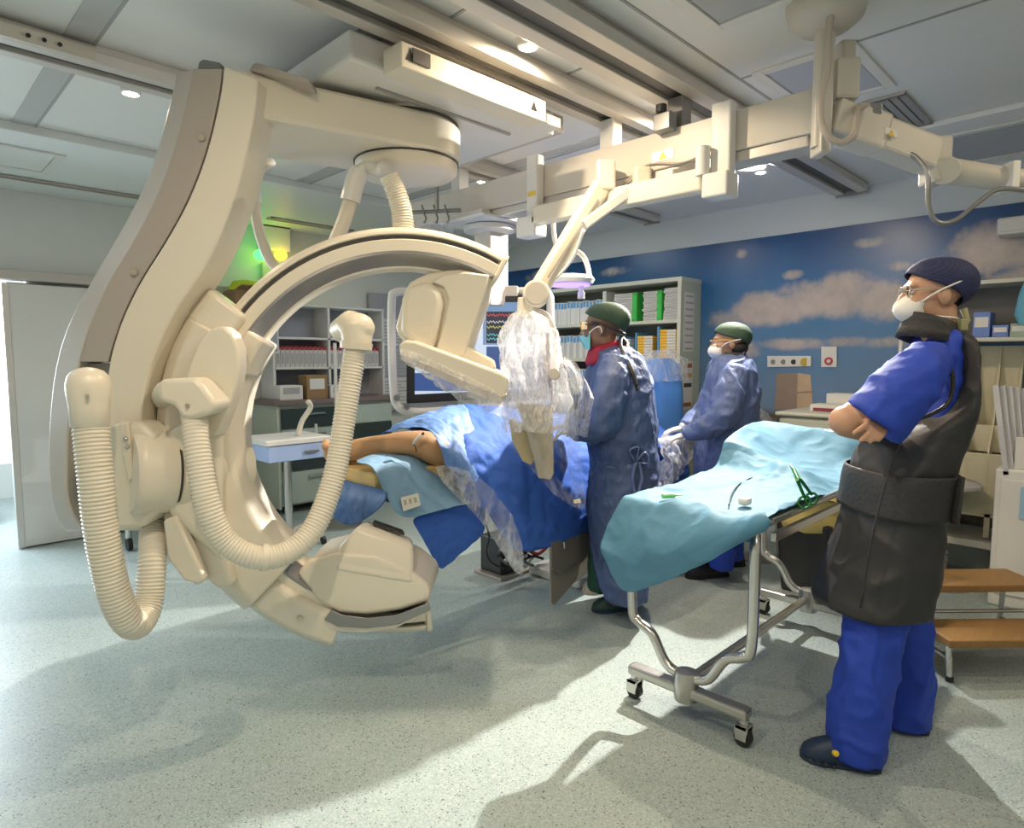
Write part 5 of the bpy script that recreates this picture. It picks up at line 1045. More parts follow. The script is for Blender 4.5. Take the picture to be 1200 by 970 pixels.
mk('top_board', G().box((BX0 - .004, BY0 - .004, BZ), (BX1, BY1 + .004, BZ + .035)), m_shelf, bc, bevel=.003)
mk('back_board', G().box((BX1 - .008, BY0 + .03, .02), (BX1, BY1 - .03, BZ)), mat('bookcase_back', (.22, .24, .24), .7), bc)
SZ = [.08, .45, .80, 1.10, 1.42, 1.75]
for z in SZ:
    mk('shelf', G().box((BX0, BY0 + .031, z - .028), (BX1 - .01, 3.619, z)), m_shelf, bc, bevel=.002)
    mk('shelf', G().box((BX0, 3.661, z - .028), (BX1 - .01, BY1 - .031, z)), m_shelf, bc, bevel=.002)
# paper sheets on the bookcase side
for (z0, z1, y, nm) in ((1.48, 1.98, BY0, 'long list sheet'), (.98, 1.40, BY0, 'picture poster')):
    t = thing('notice_sheet', nm + ' taped to the side of the bookcase', 'poster', (5.0, BY0, z0))
    mk('paper', G().box((4.90, BY0 - .004, z0), (5.06, BY0 - .0005, z1)), m_paper, t)
    n = 9 if z0 > 1.45 else 5
    for k in range(n):
        zz = z0 + (z1 - z0) * (k + .3) / n
        mk('print_line', G().box((4.915, BY0 - .005, zz), (5.045, BY0 - .0042, zz + (z1 - z0) / n * (.28 if z0 > 1.45 else .42))), mat('print_grey', (.42, .42, .42), .7) if z0 > 1.45 else [mat('print_rust', (.38, .13, .05), .7), m_paper, mat('print_dark', (.06, .05, .05), .7), mat('print_gold', (.55, .32, .06), .7), MATS['print_rust']][k], t)
# stacks of flat cartons (top right shelf): three stacks with green cartons between
def stack(y0, y1, z0, n, h, nm, m=m_paper, depth=.26, grp='flat cartons in the bookcase'):
    for k in range(n):
        j = random.uniform(-.008, .008)
        carton((BX0 + .03 + random.uniform(0, .015), y0 + j, z0 + .001 + k * h), (BX0 + .03 + depth, y1 + j, z0 + (k + 1) * h - .001), m, nm + ', %s from the bottom' % ORD[k], 'box', grp, (.08, .92, .25, .7), mat('print_grey', (1, 1, 1)))
def upright(y0, y1, n, z, h, nm, ms, grp, lean=0):
    w = (y1 - y0) / n
    for k in range(n):
        a = y0 + k * w; hh = h + random.uniform(-.008, .008)
        carton((BX0 + .03 + random.uniform(0, .01), a + .0008, z + .0005), (BX0 + .29, a + w - .0008, z + hh), ms[k % len(ms)], nm + ', %s from the right' % ORD[k], 'box', grp, (.15, .85, .72, .97), m_bluep if ms[0] == m_paper else mat('print_grey', (1, 1, 1)))
stack(3.36, 3.56, 1.75, 12, .0215, 'flat white carton, top shelf stack nearest the divider')
carton((BX0 + .03, 3.30, 1.751), (BX0 + .28, 3.355, 2.01), m_greenb, 'tall green carton standing beside the divider-side white stack on the top shelf', face=(.1, .9, .1, .9), fm=mat('carton_green2', (.05, .5, .08), .6))
stack(3.10, 3.24, 1.75, 12, .0215, 'flat white carton, middle stack of the top right shelf')
carton((BX0 + .03, 3.045, 1.751), (BX0 + .28, 3.095, 2.01), m_greenb, 'tall green carton standing beside the middle white stack on the top shelf', face=(.1, .9, .1, .9), fm=MATS['carton_green2'])
stack(2.885, 3.03, 1.75, 13, .021, 'flat white carton, rightmost stack of the top shelf')
upright(3.68, 4.56, 22, 1.75, .22, 'slim upright white and blue carton, top left shelf', [m_paper], 'slim upright cartons top left')
upright(3.68, 4.56, 22, 1.42, .22, 'slim upright white and blue carton, second left shelf', [m_paper, mat('carton_grey', (.55, .55, .56), .6)], 'slim upright cartons second left')
upright(3.68, 4.56, 22, 1.10, .22, 'slim upright white carton, third left shelf', [m_paper], 'slim upright cartons third left')
carton((BX0 + .03, 3.44, 1.421), (BX0 + .29, 3.61, 1.62), m_bluep, 'blue carton lying open next to the divider on the second right shelf')
stack(3.38, 3.43, 1.42, 6, .03, 'small white carton in the stack beside the blue carton')
for y, z, n, nm in ((3.13, 1.42, 8, 'second right shelf, left orange stack'), (2.90, 1.42, 10, 'second right shelf, right orange stack'), (2.90, 1.10, 9, 'third right shelf')):
    for k in range(n):
        h = .025
        carton((BX0 + .03, y, z + .001 + k * h), (BX0 + .28, y + .16, z + (k + 1) * h - .001), m_orange if k % 1 == 0 else m_paper, 'orange and white carton, ' + nm + ', %s from the bottom' % ORD[k], 'box', 'orange cartons', (.02, .55, .05, .95), m_paper)
    carton((BX0 + .03, y + .165, z + .001), (BX0 + .28, y + .185, z + n * .025 + .03), m_bluep, 'thin blue carton upright beside the orange stack, ' + nm)
carton((BX0 + .03, 2.9, .801), (BX0 + .29, 3.2, .86), mat('folder_maroon', (.25, .03, .06), .6), 'maroon folder pile low in the bookcase'); carton((BX0 + .04, 2.9, .862), (BX0 + .29, 3.18, .90), m_paper, 'white folder on top of the maroon folder pile')
# blue draped equipment trolley between the surgeons
dt = thing('draped_stand', 'bright blue draped stand with clear cover between the two surgeons', 'stand', (4.45, 2.78, 0))
def blob(c, rx, ry, z0, z1, seed): return [[V((c[0], c[1], z)) + V((rx * w * math.cos(a) * (1 + .08 * math.sin(5 * a + seed)), ry * w * math.sin(a) * (1 + .08 * math.cos(4 * a)), 0)) for a in [2 * math.pi * k / 28 for k in range(28)]] for z, w in ((z0, 1.0), (z0 + .3 * (z1 - z0), .96), (z0 + .7 * (z1 - z0), .92), (z1 - .06, .8), (z1, .45))]
mk('blue_cover', G().loft(blob((4.45, 2.78, 0), .16, .2, .55, 1.42, 1)), mat('cover_blue', (.06, .22, .62), .55, var=.1, bump=.4, bs=14), dt, smooth=60)
mk('stand_pole', G().cyl((4.45, 2.78, .05), (4.45, 2.78, .6), .03, n=12), m_chrome, dt)
mk('stand_foot', G().lathe((4.45, 2.78, 0), (0, 0, 1), [(.2, 0), (.2, .03), (.05, .06)], 20), m_steel, dt, smooth=40)
mk('clear_cover', crinkle(G().loft(blob((4.45, 2.78, 0), .19, .23, 1.25, 1.48, 3)), .02, 12), m_bagclear, dt, smooth=40)
sb = thing('side_trolley', 'small white-topped trolley in clear plastic in front of the second surgeon', 'trolley', (3.78, 2.38, 0))
mk('top', G().box((3.62, 2.16, .86), (4.05, 2.34, .885)), m_white, sb, bevel=.006)
for x in (3.66, 4.0):
    for y in (2.18, 2.31): mk('leg', G().cyl((x, y, 0), (x, y, .86), .013, n=10), m_chrome, sb, smooth=40)
pl = sheet('plastic_cover', [[atY(x, y, 2.14) for x, y in ((776, 508), (790, 510), (806, 512), (818, 516))], [atY(x, y, 2.10) for x, y in ((774, 535), (788, 534), (803, 532), (816, 530))], [atY(x, y, 2.09) for x, y in ((772, 560), (784, 556), (797, 550), (808, 546))], [atY(x, y, 2.1) for x, y in ((770, 588), (780, 575), (790, 566), (800, 560))]], m_bagclear, sb, amp=.03, sc=12)
# wall plates on the mural
wp = thing('socket_plate', 'wide white wall plate with four small outlets on the mural', 'outlet', atX(925, 423, WX - .014))
mk('plate', G().prism([atX(x, y, WX - .0125) for x, y in ((900, 417), (951, 417), (951, 429), (900, 430))], (-.012, 0, 0)), m_paper, wp)
for k, x in enumerate((906, 918, 930, 943)): mk('outlet', G().cyl(atX(x, 424, WX - .0245), atX(x, 424, WX - .03), .02 if k < 3 else .032, n=16), [m_grey, m_grey, m_black, mat('gold_outlet', (.55, .42, .05), .5)][k], wp)
wp = thing('call_button', 'white wall plate with a red round button on the mural', 'button', atX(972, 417, WX - .014))
mk('plate', G().prism([atX(x, y, WX - .0125) for x, y in ((963, 406), (981, 406), (981, 430), (963, 430))], (-.012, 0, 0)), m_paper, wp)
mk('button', G().cyl(atX(971, 423, WX - .0245), atX(971, 423, WX - .036), .03, n=18), mat('button_red', (.5, .06, .1), .4), wp); mk('button_centre', G().cyl(atX(971, 423, WX - .036), atX(971, 423, WX - .04), .014, n=14), m_paper, wp)
# cream cabinet behind the trolley
cb = thing('low_cabinet', 'cream low cabinet with rounded corners behind the blue-draped trolley', 'cabinet', (4.75, 1.7, 0))
a = atX(912, 488, 4.5)
mk('body', G().box((4.5, 1.2, 0), (5.15, a.y, 1.02)), mat('cabinet_cream', (.58, .60, .50), .5), cb, bevel=.03, seg=4)
mk('top', G().box((4.48, 1.18, 1.021), (5.16, a.y + .02, 1.05)), mat('cabinet_top_cream', (.66, .66, .56), .45), cb, bevel=.012)
for k in range(2): mk('door', G().box((4.492, 1.22 + k * .32, .1), (4.5, 1.52 + k * .32, .95)), m_shelf, cb, bevel=.003)
p = atX(962, 476, 4.72); carton((4.68, p.y - .16, 1.051), (4.85, p.y + .06, 1.10), m_paper, 'flat white and maroon carton on the cream cabinet', fm=mat('folder_maroon', (1, 1, 1)), face=(0, .9, .05, .5))
p = atX(985, 470, 4.85); carton((4.86, p.y - .12, 1.051), (5.02, p.y + .10, 1.17), m_paper, 'white pump box on the cream cabinet behind the folded arm', fm=m_greenb, face=(.0, .3, .1, .6))
# plastic bag hanging behind second surgeon + stand
bg_ = thing('bag_stand', 'thin stand with a clear plastic bag right behind the second surgeon', 'stand', atz(893, 640, 0))
q = atX(888, 600, 4.4); mk('pole', G().cyl((4.4, q.y, 0), (4.4, q.y, 1.06), .014, n=10), m_chrome, bg_)
mk('foot', G().lathe((4.4, q.y, 0), (0, 0, 1), [(.14, 0), (.14, .015), (.02, .04)], 18), m_steel, bg_)
mk('clear_bag', crinkle(G().loft([[atX(x + 4, y, 4.4) + V((.05 * math.cos(a) - .06, .09 * s_ * math.sin(a), 0)) for a in [2 * math.pi * k / 18 for k in range(18)]] for x, y, s_ in ((886, 476, .3), (888, 482, .9), (890, 495, 1.0), (888, 508, .7), (886, 520, .3))]), .02, 14), m_bagclear, bg_, smooth=40)
# waste bin with yellow bag
wb = thing('waste_bin', 'black waste bin lined with a yellow bag under the trolley end', 'bin', (3.96, 1.42, 0))
bx, by = 4.02, 1.42
mk('bucket', G().loft([[V((bx + sx * w, by + sy * w, z)) for sx, sy in ((-1, -1), (1, -1), (1, 1), (-1, 1))] for z, w in ((0, .13), (.45, .16))]), m_black, wb, bevel=.02)
mk('yellow_bag', crinkle(G().loft([[V((bx + w * math.cos(a), by + w * math.sin(a), z)) for a in [2 * math.pi * (k + .5) / 24 for k in range(24)]] for z, w in ((.40, .195), (.43, .20), (.46, .195), (.50, .18), (.54, .16), (.58, .18))], cap=False), .018, 12), mat('bag_yellow', (.55, .45, .16), .45, bump=.5, bs=20), wb, smooth=50)
# round swivel stool
st = thing('swivel_stool', 'chrome swivel stool with a grey round seat behind the lead-apron man', 'stool', (4.72, .88, 0))
sx_, sy_ = 4.70, .87
mk('base', G().lathe((sx_, sy_, 0), (0, 0, 1), [(.17, 0), (.17, .012), (.12, .03), (.05, .05), (.03, .07)], 28), m_chrome, st, smooth=50)
mk('spring_sleeve', G().tube([(sx_, sy_, .07 + .01 * k) for k in range(16)], [.028 if k % 2 else .033 for k in range(16)], 16), m_steel, st)
mk('post', G().cyl((sx_, sy_, .2), (sx_, sy_, .62), .018, n=14), m_chrome, st, smooth=40)
mk('seat', G().lathe((sx_, sy_, .62), (0, 0, 1), [(.05, -.01), (.17, 0), (.185, .012), (.185, .03), (.16, .045), (.002, .05)], 30), mat('seat_grey', (.42, .42, .42), .5), st, smooth=50)
mk('backrest', G().obox((sx_ - .02, sy_ + .16, .78), (.10, 0, 0), (0, .012, 0), (0, 0, .07)), m_grey, st, bevel=.02); mk('back_post', G().cyl((sx_, sy_ + .15, .62), (sx_, sy_ + .155, .75), .012, n=10), m_chrome, st)
# two-step stool
ss = thing('step_stool', 'two-step stool with wooden treads and steel frame at the right edge', 'step stool', (3.6, .4, 0))
m_wood = mat('tread_wood', (.30, .17, .06), .5, var=.2, vs=14, stretch=(.4, 4, 4), bump=.15, bs=20)
u = V((.72, -.69, 0)).normalized(); w = V((u.y * -1, u.x, 0))  # along the treads / to the back
p0 = atz(1110, 798, 0)
def sp(a, b, z): return p0 + u * a + w * b + UP * z
mk('tread', G().obox(sp(.30, .10, .175), u * .31, w * .12, UP * .018), m_wood, ss, bevel=.006)
mk('tread', G().obox(sp(.30, .34, .335), u * .31, w * .12, UP * .018), m_wood, ss, bevel=.006)
for a in (.01, .59):
    mk('leg', G().tube([sp(a, .0, .012), sp(a, .02, .16)], .012, 8), m_chrome, ss, smooth=40)
    mk('leg', G().tube([sp(a, .24, .012), sp(a, .24, .32)], .012, 8), m_chrome, ss, smooth=40)
    mk('leg', G().tube([sp(a, .46, .012), sp(a, .44, .32)], .012, 8), m_chrome, ss, smooth=40)
    mk('side_bar', G().tube([sp(a, .0, .10), sp(a, .46, .10)], .009, 8), m_chrome, ss)
    for b in (0, .24, .46): mk('rubber_foot', G().cyl(sp(a, b, 0), sp(a, b, .022), .016, n=10), m_rubber, ss)
mk('cross_bar', G().tube([sp(.01, .24, .22), sp(.59, .24, .22)], .009, 8), m_chrome, ss)
# slotted organiser, shelves, holder, white cabinet at the right
m_org = mat('organiser_cream', (.62, .58, .42), .55, var=.03)
og = thing('slot_organiser', 'cream slotted catheter organiser rack behind the swivel stool', 'rack', (4.95, .75, .3))
ox, y0_, y1_ = 4.88, .58, 1.15
mk('back_board', G().box((5.12, y0_, .42), (5.14, y1_, 1.50)), m_org, og)
mk('front_board', G().prism([(ox, y0_, .45), (ox, y1_, .45), (ox, y1_, .83), (ox, y0_, .83)], (.012, 0, 0)), m_org, og, bevel=.003)
mk('front_board', G().prism([(ox + .10, y0_, .83), (ox + .10, y1_, .83), (ox + .10, y1_, 1.0), (ox + .10, y0_, 1.0)], (.012, 0, 0)), m_org, og, bevel=.003)
for k in range(6):
    y = y0_ + (y1_ - y0_) * k / 5
    mk('partition', G().prism([(ox - .002, y - .004, .45), (5.12, y - .004, .45), (5.12, y - .004, 1.5), (ox + .14, y - .004, 1.12), (ox + .10, y - .004, 1.0), (ox - .002, y - .004, .84)], (0, .008, 0)), m_org, og)
mk('bottom_board', G().box((ox, y0_, .43), (5.12, y1_, .45)), m_org, og)
for y in (y0_ + .1, y1_ - .1): mk('foot', G().box((ox + .0, y - .015, .30), (ox + .03, y + .015, .45)), m_org, og)
ls = thing('low_shelf', 'low grey shelf unit beneath the cream slot organiser', 'shelf', (4.95, .7, 0))
mk('shelf_board', G().box((4.82, .40, .24), (5.15, 1.17, .285)), m_shelf, ls, bevel=.004)
for y in (.42, 1.15): mk('upright', G().box((4.86, y - .02, 0), (5.12, y + .02, .24)), mat('upright_grey', (.3, .3, .3), .5), ls)
ws = thing('wall_shelving', 'grey wall shelves with blue boxes to the right of the man', 'shelf', (5.0, .3, 1.5))
for z in (1.55, 1.90): mk('shelf_board', G().box((4.86, -.6, z - .025), (5.18, 1.06, z)), m_shelf, ws, bevel=.003)
mk('back_board', G().box((5.165, -.6, 1.56), (5.18, 1.06, 1.9)), mat('shelf_back_dark', (.16, .16, .16), .6), ws)
mk('upright', G().box((4.9, 1.06, 1.53), (5.18, 1.09, 1.93)), m_grey, ws)
for px0, px1, py, m, nm in ((1141, 1161, 366, mat('box_blue', (.16, .25, .62), .6), 'taller blue glove box on the shelf right of the man'), (1163, 1182, 381, MATS['box_blue'] if 'box_blue' in MATS else m_bluep, 'lower blue glove box in the middle of the shelf'), (1184, 1206, 379, mat('box_green', (.35, .45, .38), .6), 'pale green glove box at the right edge of the shelf')):
    a, b = atX(px0, py, 4.88), atX(px1, py, 4.88); carton((4.88, b.y, 1.551), (5.05, a.y, a.z), m, nm, fm=m_paper, face=(.1, .9, .4, .8))
bd = thing('paper_holder', 'upright holder of white envelopes at the right edge', 'holder', atX(1180, 560, 4.55))
for k in range(5):
    mk('envelope', G().prism([atX(x, y, 4.50 + .02 * k) for x, y in ((1163 + k * 8, 452 + k), (1170 + k * 8, 450 + k), (1182 + k * 7, 556), (1176 + k * 7, 557))], (.01, 0, 0)).box((4.5, .4 - .02 * k, 1.05), (4.51, .402 - .02 * k, 1.06)), mat('envelope', (.55, .55, .58), .6), bd)
wc = thing('white_cabinet', 'white cabinet with rounded front at the right edge behind the steps', 'cabinet', (4.6, .2, 0))
a = atX(1166, 560, 4.5); mk('body', G().box((4.50, -.6, 0), (4.80, a.y, .80)), m_white, wc, bevel=.015)
mk('door', G().box((4.488, -.3, .08), (4.50, a.y - .03, .74)), m_paper, wc, bevel=.004); mk('blue_patch', G().obox((4.484, a.y - .17, .62), (.004, 0, 0), (0, .05, 0), (0, 0, .09)), mat('blue_label', (.35, .55, .72), .6), wc)
carton((4.52, a.y - .5, .801), (4.78, a.y - .08, .98), m_paper, 'white tray of papers standing on the white cabinet at the right edge')
ac = thing('air_conditioner', 'white air conditioner on the mural wall at the right edge', 'air conditioner', atX(1195, 275, 5.1))
a, b = atX(1171, 258, 5.1), atX(1171, 278, 5.1); mk('body', G().box((5.02, a.y - .7, b.z), (5.185, a.y, a.z)), m_white, ac, bevel=.012); mk('flap', G().box((5.012, a.y - .68, b.z + .02), (5.02, a.y - .02, b.z + .06)), m_paper, ac)
a = atX(1196, 320, 4.86); tag(mk('hanging_bag', G().loft([[V((4.84 + .02 * math.cos(q), a.y - .06 + w * math.sin(q), z)) for q in [2 * math.pi * k / 16 for k in range(16)]] for z, w in ((1.62, .05), (1.68, .075), (1.80, .06), (1.93, .02))]), mat('bag_teal', (.10, .35, .50), .5), smooth=60), 'teal bag hanging from the wall shelf at the right edge', 'bag')
tag(mk('drip_pole', G().cyl((4.6, atX(1055, 420, 4.6).y, 0), (4.6, atX(1055, 420, 4.6).y, 1.58), .012, n=10), m_white, smooth=40), 'thin white pole behind the man at his mask', 'pole')

# ================================================================ furniture along the left wall
dc = thing('drawer_cabinet', 'dark and pale green drawer cabinet against the left wall, seen through the ring', 'cabinet', (3.1, 5.75, 0))
m_dgreen = mat('drawer_dark', (.035, .055, .055), .35); m_lgreen = mat('drawer_pale', (.42, .50, .45), .45)
CX0, CX1, CY = 2.55, 3.22, 5.50
mk('body', G().box((CX0, CY, .08), (CX1, 5.98, 1.0)), m_lgreen, dc, bevel=.004)
mk('side_panel', G().box((CX0 - .02, CY - .015, .06), (CX0, 5.98, 1.0)), m_greenw, dc)
z = .10
for h, m in ((.30, m_lgreen), (.19, m_dgreen), (.20, m_lgreen), (.19, m_dgreen)):
    d_ = mk('drawer', G().box((CX0 + .02, CY - .022, z), (CX1 - .01, CY, z + h - .012)), m, dc, bevel=.003)
    mk('handle', G().box((CX0 + .26, CY - .045, z + h - .075), (CX0 + .44, CY - .03, z + h - .055)).box((CX0 + .27, CY - .035, z + h - .07), (CX0 + .28, CY - .02, z + h - .06)).box((CX0 + .42, CY - .035, z + h - .07), (CX0 + .43, CY - .02, z + h - .06)), m_chrome, d_); z += h
for x in (CX0 + .06, CX1 - .06): mk('castor', G().cyl((x, CY + .08, .04), (x + .03, CY + .08, .04), .04, n=14), m_rubber, dc)
d2 = thing('drawer_cabinet', 'second green drawer cabinet, partly hidden behind the front hose', 'cabinet', (3.55, 5.75, 0))
mk('body', G().box((3.26, CY, .08), (3.75, 5.98, 1.0)), m_lgreen, d2, bevel=.004)
z = .10
for h, m in ((.30, m_dgreen), (.19, m_lgreen), (.20, m_dgreen), (.19, m_lgreen)):
    mk('drawer', G().box((3.27, CY - .022, z), (3.74, CY, z + h - .012)), m, d2, bevel=.003); z += h
wt = mk('worktop', G().box((CX0 - .06, CY - .04, 1.001), (3.82, 5.98, 1.045)), mat('worktop_brown', (.20, .15, .14), .4), bevel=.004); tag(wt, 'brown worktop running over both green drawer cabinets', 'worktop')
us = thing('upper_shelves', 'grey-blue open shelves with red-spined binders above the worktop', 'shelf', (3.2, 5.85, 1.3))
mk('back_board', G().box((2.62, 5.965, 1.046), (3.82, 5.985, 1.95)), mat('shelf_blue', (.34, .36, .42), .6), us)
for z in (1.34, 1.62, 1.93): mk('shelf_board', G().box((2.62, 5.70, z - .022), (3.82, 5.965, z)), m_white, us, bevel=.003)
for x in (2.62, 3.18, 3.80): mk('upright', G().box((x - .012, 5.70, 1.046), (x + .012, 5.965, 1.92)), m_white, us)
m_bind = mat('binder_white', (.62, .60, .58), .6); m_bred = mat('binder_red', (.35, .03, .04), .6)
for k in range(23):
    x = 2.645 + k * .047 + (.03 if k > 10 else 0)
    t = thing('binder', 'white binder with a red top above the worktop, %s from the left' % ORD[k], 'binder', (x + .02, 5.82, 1.34), 'binders above the worktop')
    mk('spine', G().box((x, 5.72, 1.341), (x + .043, 5.94, 1.52)), m_bind, t, bevel=.002); mk('red_band', G().box((x + .003, 5.718, 1.50), (x + .040, 5.94, 1.535)), m_bred, t); mk('spine_label', G().box((x + .008, 5.7185, 1.37), (x + .034, 5.72, 1.47)), mat('print_grey', (1, 1, 1)), t)
for (x0, x1, h, m, nm) in ((2.58, 2.80, .13, m_paper, 'white carton on the worktop near the ring'), (2.84, 3.05, .22, mat('carton_brown', (.30, .19, .09), .7), 'brown carton with a white label on the worktop'), (3.08, 3.36, .12, m_paper, 'white carton on the worktop right of the brown one')):
    t = thing('carton', nm, 'box', ((x0 + x1) / 2, 5.62, 1.046)); mk('body', G().box((x0, 5.52, 1.046), (x1, 5.69, 1.046 + h)), m, t, bevel=.003); mk('label', G().box((x0 + .03, 5.518, 1.046 + h * .4), (x1 - .03, 5.52, 1.046 + h * .85)), m_paper if m != m_paper else mat('print_grey', (1, 1, 1)), t)
# cardboard box with yellow vest on top shelf, emergency light
t = thing('cardboard_box', 'brown cardboard box on top of the shelves left of the ring', 'box', (2.35, 5.75, 1.95))
a, b = atY(277, 366, 5.6), atY(322, 342, 5.6)
mk('body', G().box((a.x, 5.6, a.z), (b.x, 5.9, b.z)), mat('cardboard', (.27, .17, .08), .75, var=.1), t, bevel=.004)
mk('flap', G().prism([(a.x, 5.6, b.z), (b.x, 5.6, b.z), (b.x - .02, 5.52, b.z + .03), (a.x + .02, 5.52, b.z + .03)], (0, 0, .004)), MATS['cardboard'], t); mk('tape', G().box(((a.x + b.x) / 2 - .03, 5.597, a.z + .02), ((a.x + b.x) / 2 + .03, 5.60, b.z)), mat('tape_tan', (.38, .26, .13), .4), t)
tk = thing('top_cabinet', 'grey wall cabinet below the cardboard box', 'cabinet', (2.45, 5.8, 1.6)); mk('body', G().box((2.12, 5.55, a.z - .35), (2.60, 5.98, a.z - .001)), m_white, tk, bevel=.004); mk('door', G().box((2.14, 5.538, a.z - .33), (2.35, 5.55, a.z - .02)), mat('shelf_blue', (1, 1, 1)), tk); mk('door', G().box((2.37, 5.538, a.z - .33), (2.58, 5.55, a.z - .02)), MATS['shelf_blue'], tk)
yv = crinkle(G().loft([[V(((a.x + b.x) / 2 + dx + w * math.cos(q), 5.72 + w * .7 * math.sin(q), b.z + z)) for q in [2 * math.pi * k / 18 for k in range(18)]] for z, w, dx in ((.005, .18, 0), (.04, .17, .0), (.08, .12, -.02), (.10, .04, -.04))]), .02, 9)
tag(mk('yellow_vest', yv, mat('hi_vis', (.55, .62, .03), .6), smooth=60), 'folded neon yellow vest on the cardboard box', 'vest')
el = thing('emergency_light', 'emergency light box with green and amber lamps high on the left wall', 'lamp', atY(322, 285, 5.9))
a, b = atY(307, 292, 5.9), atY(338, 269, 5.9); mk('case', G().box((a.x, 5.86, a.z), (b.x, 5.99, b.z)), m_white, el, bevel=.008); mk('top_slot', G().box((a.x, 5.855, b.z + .004), (b.x, 5.99, b.z + .02)), m_dark, el)
for px_, c, nm in ((305, (.05, 1, .1), 'green_lamp'), (329, (1, .7, .03), 'amber_lamp')):
    p = atY(px_, 299, 5.86); mk(nm, G().ell(p, (.06, 0, 0), (0, .04, 0), (0, 0, .05)), mat(nm, c, .4, emit=c, es=7), el, smooth=180)
    l = bpy.data.lights.new(nm + '_glow', 'POINT'); l.energy = 1.0; l.color = c; l.shadow_soft_size = .05; lo = bpy.data.objects.new(nm + '_glow', l); COL.objects.link(lo); lo.location = p + V((0, -.1, 0))
a, b = atY(308, 326, 5.95), atY(330, 310, 5.95); tag(mk('exit_sign', G().box((a.x, 5.94, a.z), (b.x, 5.99, b.z)), mat('sign_pale', (.6, .62, .55), .5)), 'small pale sign plate under the emergency light', 'sign')
# notice sheets on the back wall right of the shelves
nb = thing('notice_board', 'tall grey board pinned with printed sheets behind the front hose', 'board', (4.4, 5.9, .9))
a, b = atY(436, 500, 5.93), atY(462, 345, 5.93)
mk('board', G().box((a.x, 5.93, .85), (5.0, 5.97, b.z)), mat('board_grey', (.40, .40, .44), .7), nb)
for k in range(3):
    z0 = .92 + k * .32; mk('sheet', G().box((a.x + .05, 5.926, z0), (a.x + .55, 5.93, z0 + .29)), m_paper if k != 1 else mat('sheet_grey', (.5, .5, .54), .7), nb)
    for j in range(7): mk('print_line', G().box((a.x + .08, 5.9245, z0 + .03 + j * .035), (a.x + .5 - .06 * (j % 3), 5.926, z0 + .042 + j * .035)), mat('print_grey', (1, 1, 1)), nb)
# small side table with blue drawer
sd_ = thing('side_table', 'small white side table with a pale blue drawer inside the ring', 'table', (2.3, 4.5, 0))
a, b = atz(305, 560, .62), None
tx, ty = 2.28, 4.62
mk('top', G().box((tx - .35, ty - .25, .80), (tx + .16, ty + .2, .84)), m_white, sd_, bevel=.006)
d_ = mk('drawer', G().box((tx - .33, ty - .24, .68), (tx + .13, ty + .18, .795)), mat('drawer_blue', (.38, .50, .78), .5), sd_, bevel=.006); mk('handle', G().box((tx - .06, ty - .262, .73), (tx + .05, ty - .24, .745)), m_chrome, d_)
mk('pole', G().cyl((tx - .08, ty, .06), (tx - .08, ty, .69), .03, n=14), m_chrome, sd_, smooth=40)
for k in range(4):
    q = math.pi / 4 + k * math.pi / 2; e = V((tx - .08 + .26 * math.cos(q), ty + .26 * math.sin(q), .07)); mk('base_leg', G().tube([(tx - .08, ty, .09), e], .018, 8), m_taupel, sd_); mk('castor', G().cyl(e + V((-.012, 0, -.04)), e + V((.012, 0, -.04)), .03, n=12), m_rubber, sd_)
tag(mk('hand_piece', G().tube(spl([(tx - .04, ty - .1, .842), (tx + .0, ty - .1, .95), (tx + .06, ty - .12, 1.05), (tx + .03, ty - .14, 1.1)], 6), .02, 10), m_creamd, smooth=180), 'curved pale handpiece on the small side table', 'handpiece')
# stand with white clamp in front of the drawers
hp = thing('drip_stand', 'thin white pole with a side clamp in front of the green drawers', 'stand', (2.55, 4.9, 0))
a = atY(396, 560, 4.85); mk('pole', G().cyl((a.x, 4.85, .02), (a.x, 4.85, 1.55), .014, n=10), m_white, hp, smooth=40); mk('foot', G().lathe((a.x, 4.85, 0), (0, 0, 1), [(.2, 0), (.2, .015), (.03, .04)], 18), m_steel, hp)
q = atY(371, 525, 4.85); mk('clamp', G().obox(q, (.045, 0, 0), (0, .03, 0), (0, 0, .03)), m_white, hp, bevel=.01); mk('arm', G().tube([q, V((a.x, 4.85, q.z))], .012, 8), m_chrome, hp); mk('rod', G().cyl(q, q + UP * .2, .012, n=8), m_white, hp)
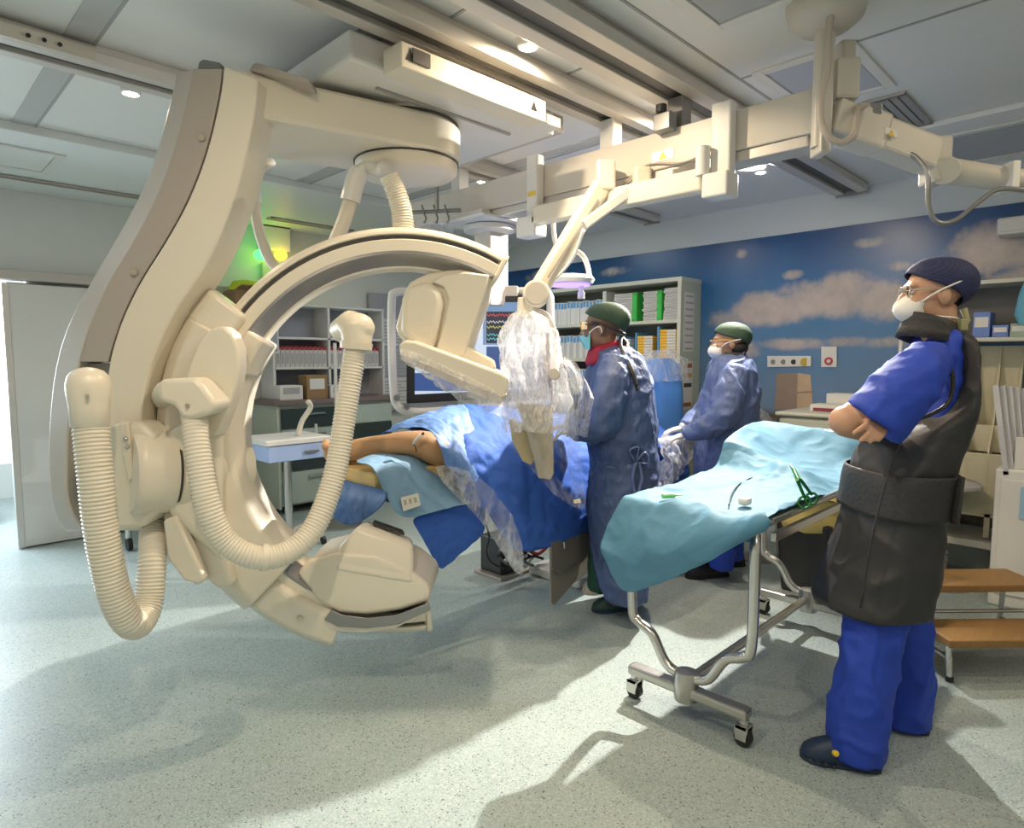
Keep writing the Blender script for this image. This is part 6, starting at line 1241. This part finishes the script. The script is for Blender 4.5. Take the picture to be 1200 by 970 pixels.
# workstation left, between gantry and holder
wk = thing('workstation', 'white trolley with a dark monitor and medical supplies left of the ring', 'workstation', (1.35, 4.9, 0))
a = atY(160, 500, 4.9)
mk('cart', G().box((a.x - .05, 4.9, .35), (a.x + .6, 5.35, .80)), m_white, wk, bevel=.01)
mk('shelf_top', G().box((a.x - .08, 4.86, 1.30), (a.x + .75, 5.35, 1.33)), m_white, wk, bevel=.006)
p0, p1 = atY(164, 482, 4.92), atY(190, 456, 4.92); mon = mk('monitor', G().box((p0.x - .05, 4.92, p0.z), (p1.x + .2, 4.99, p1.z + .03)), m_paper, wk, bevel=.008); mk('screen', G().box((p0.x - .03, 4.917, p0.z + .04), (p1.x + .18, 4.92, p1.z + .01)), m_black, mon)
for k in range(4): mk('button', G().cyl((p0.x + .02 + .05 * k, 4.917, p0.z + .02), (p0.x + .02 + .05 * k, 4.91, p0.z + .02), .01, n=10), m_black, mon)
for x in (a.x, a.x + .5): mk('upright', G().box((x, 5.2, .75), (x + .04, 5.25, 1.3)), m_white, wk)
for x in (a.x, a.x + .5):
    for y in (4.95, 5.3): mk('castor', G().cyl((x, y, .05), (x + .03, y, .05), .05, n=14), m_rubber, wk); mk('post', G().cyl((x + .015, y, .09), (x + .015, y, .36), .02, n=10), m_chrome, wk)
q = atY(200, 440, 5.0); tag(mk('clear_bag', crinkle(G().loft([[V((q.x + w * math.cos(t_), 5.08 + w * .6 * math.sin(t_), 1.331 + z)) for t_ in [2 * math.pi * k / 18 for k in range(18)]] for z, w in ((.0, .16), (.06, .19), (.12, .14), (.16, .05))]), .015, 12), m_bagclear, smooth=40), 'clear plastic bag on the workstation shelf', 'bag')
tag(mk('green_tube_coil', G().tube([V((q.x + (.09 + .01 * math.sin(3 * t_)) * math.cos(t_), 5.06 + .08 * math.sin(t_), 1.345 + .004 * t_)) for t_ in [k * .3 for k in range(50)]], .008, 6), mat('tube_green', (.03, .40, .28), .4), smooth=180), 'coiled green tubing inside the clear bag on the workstation', 'tubing')
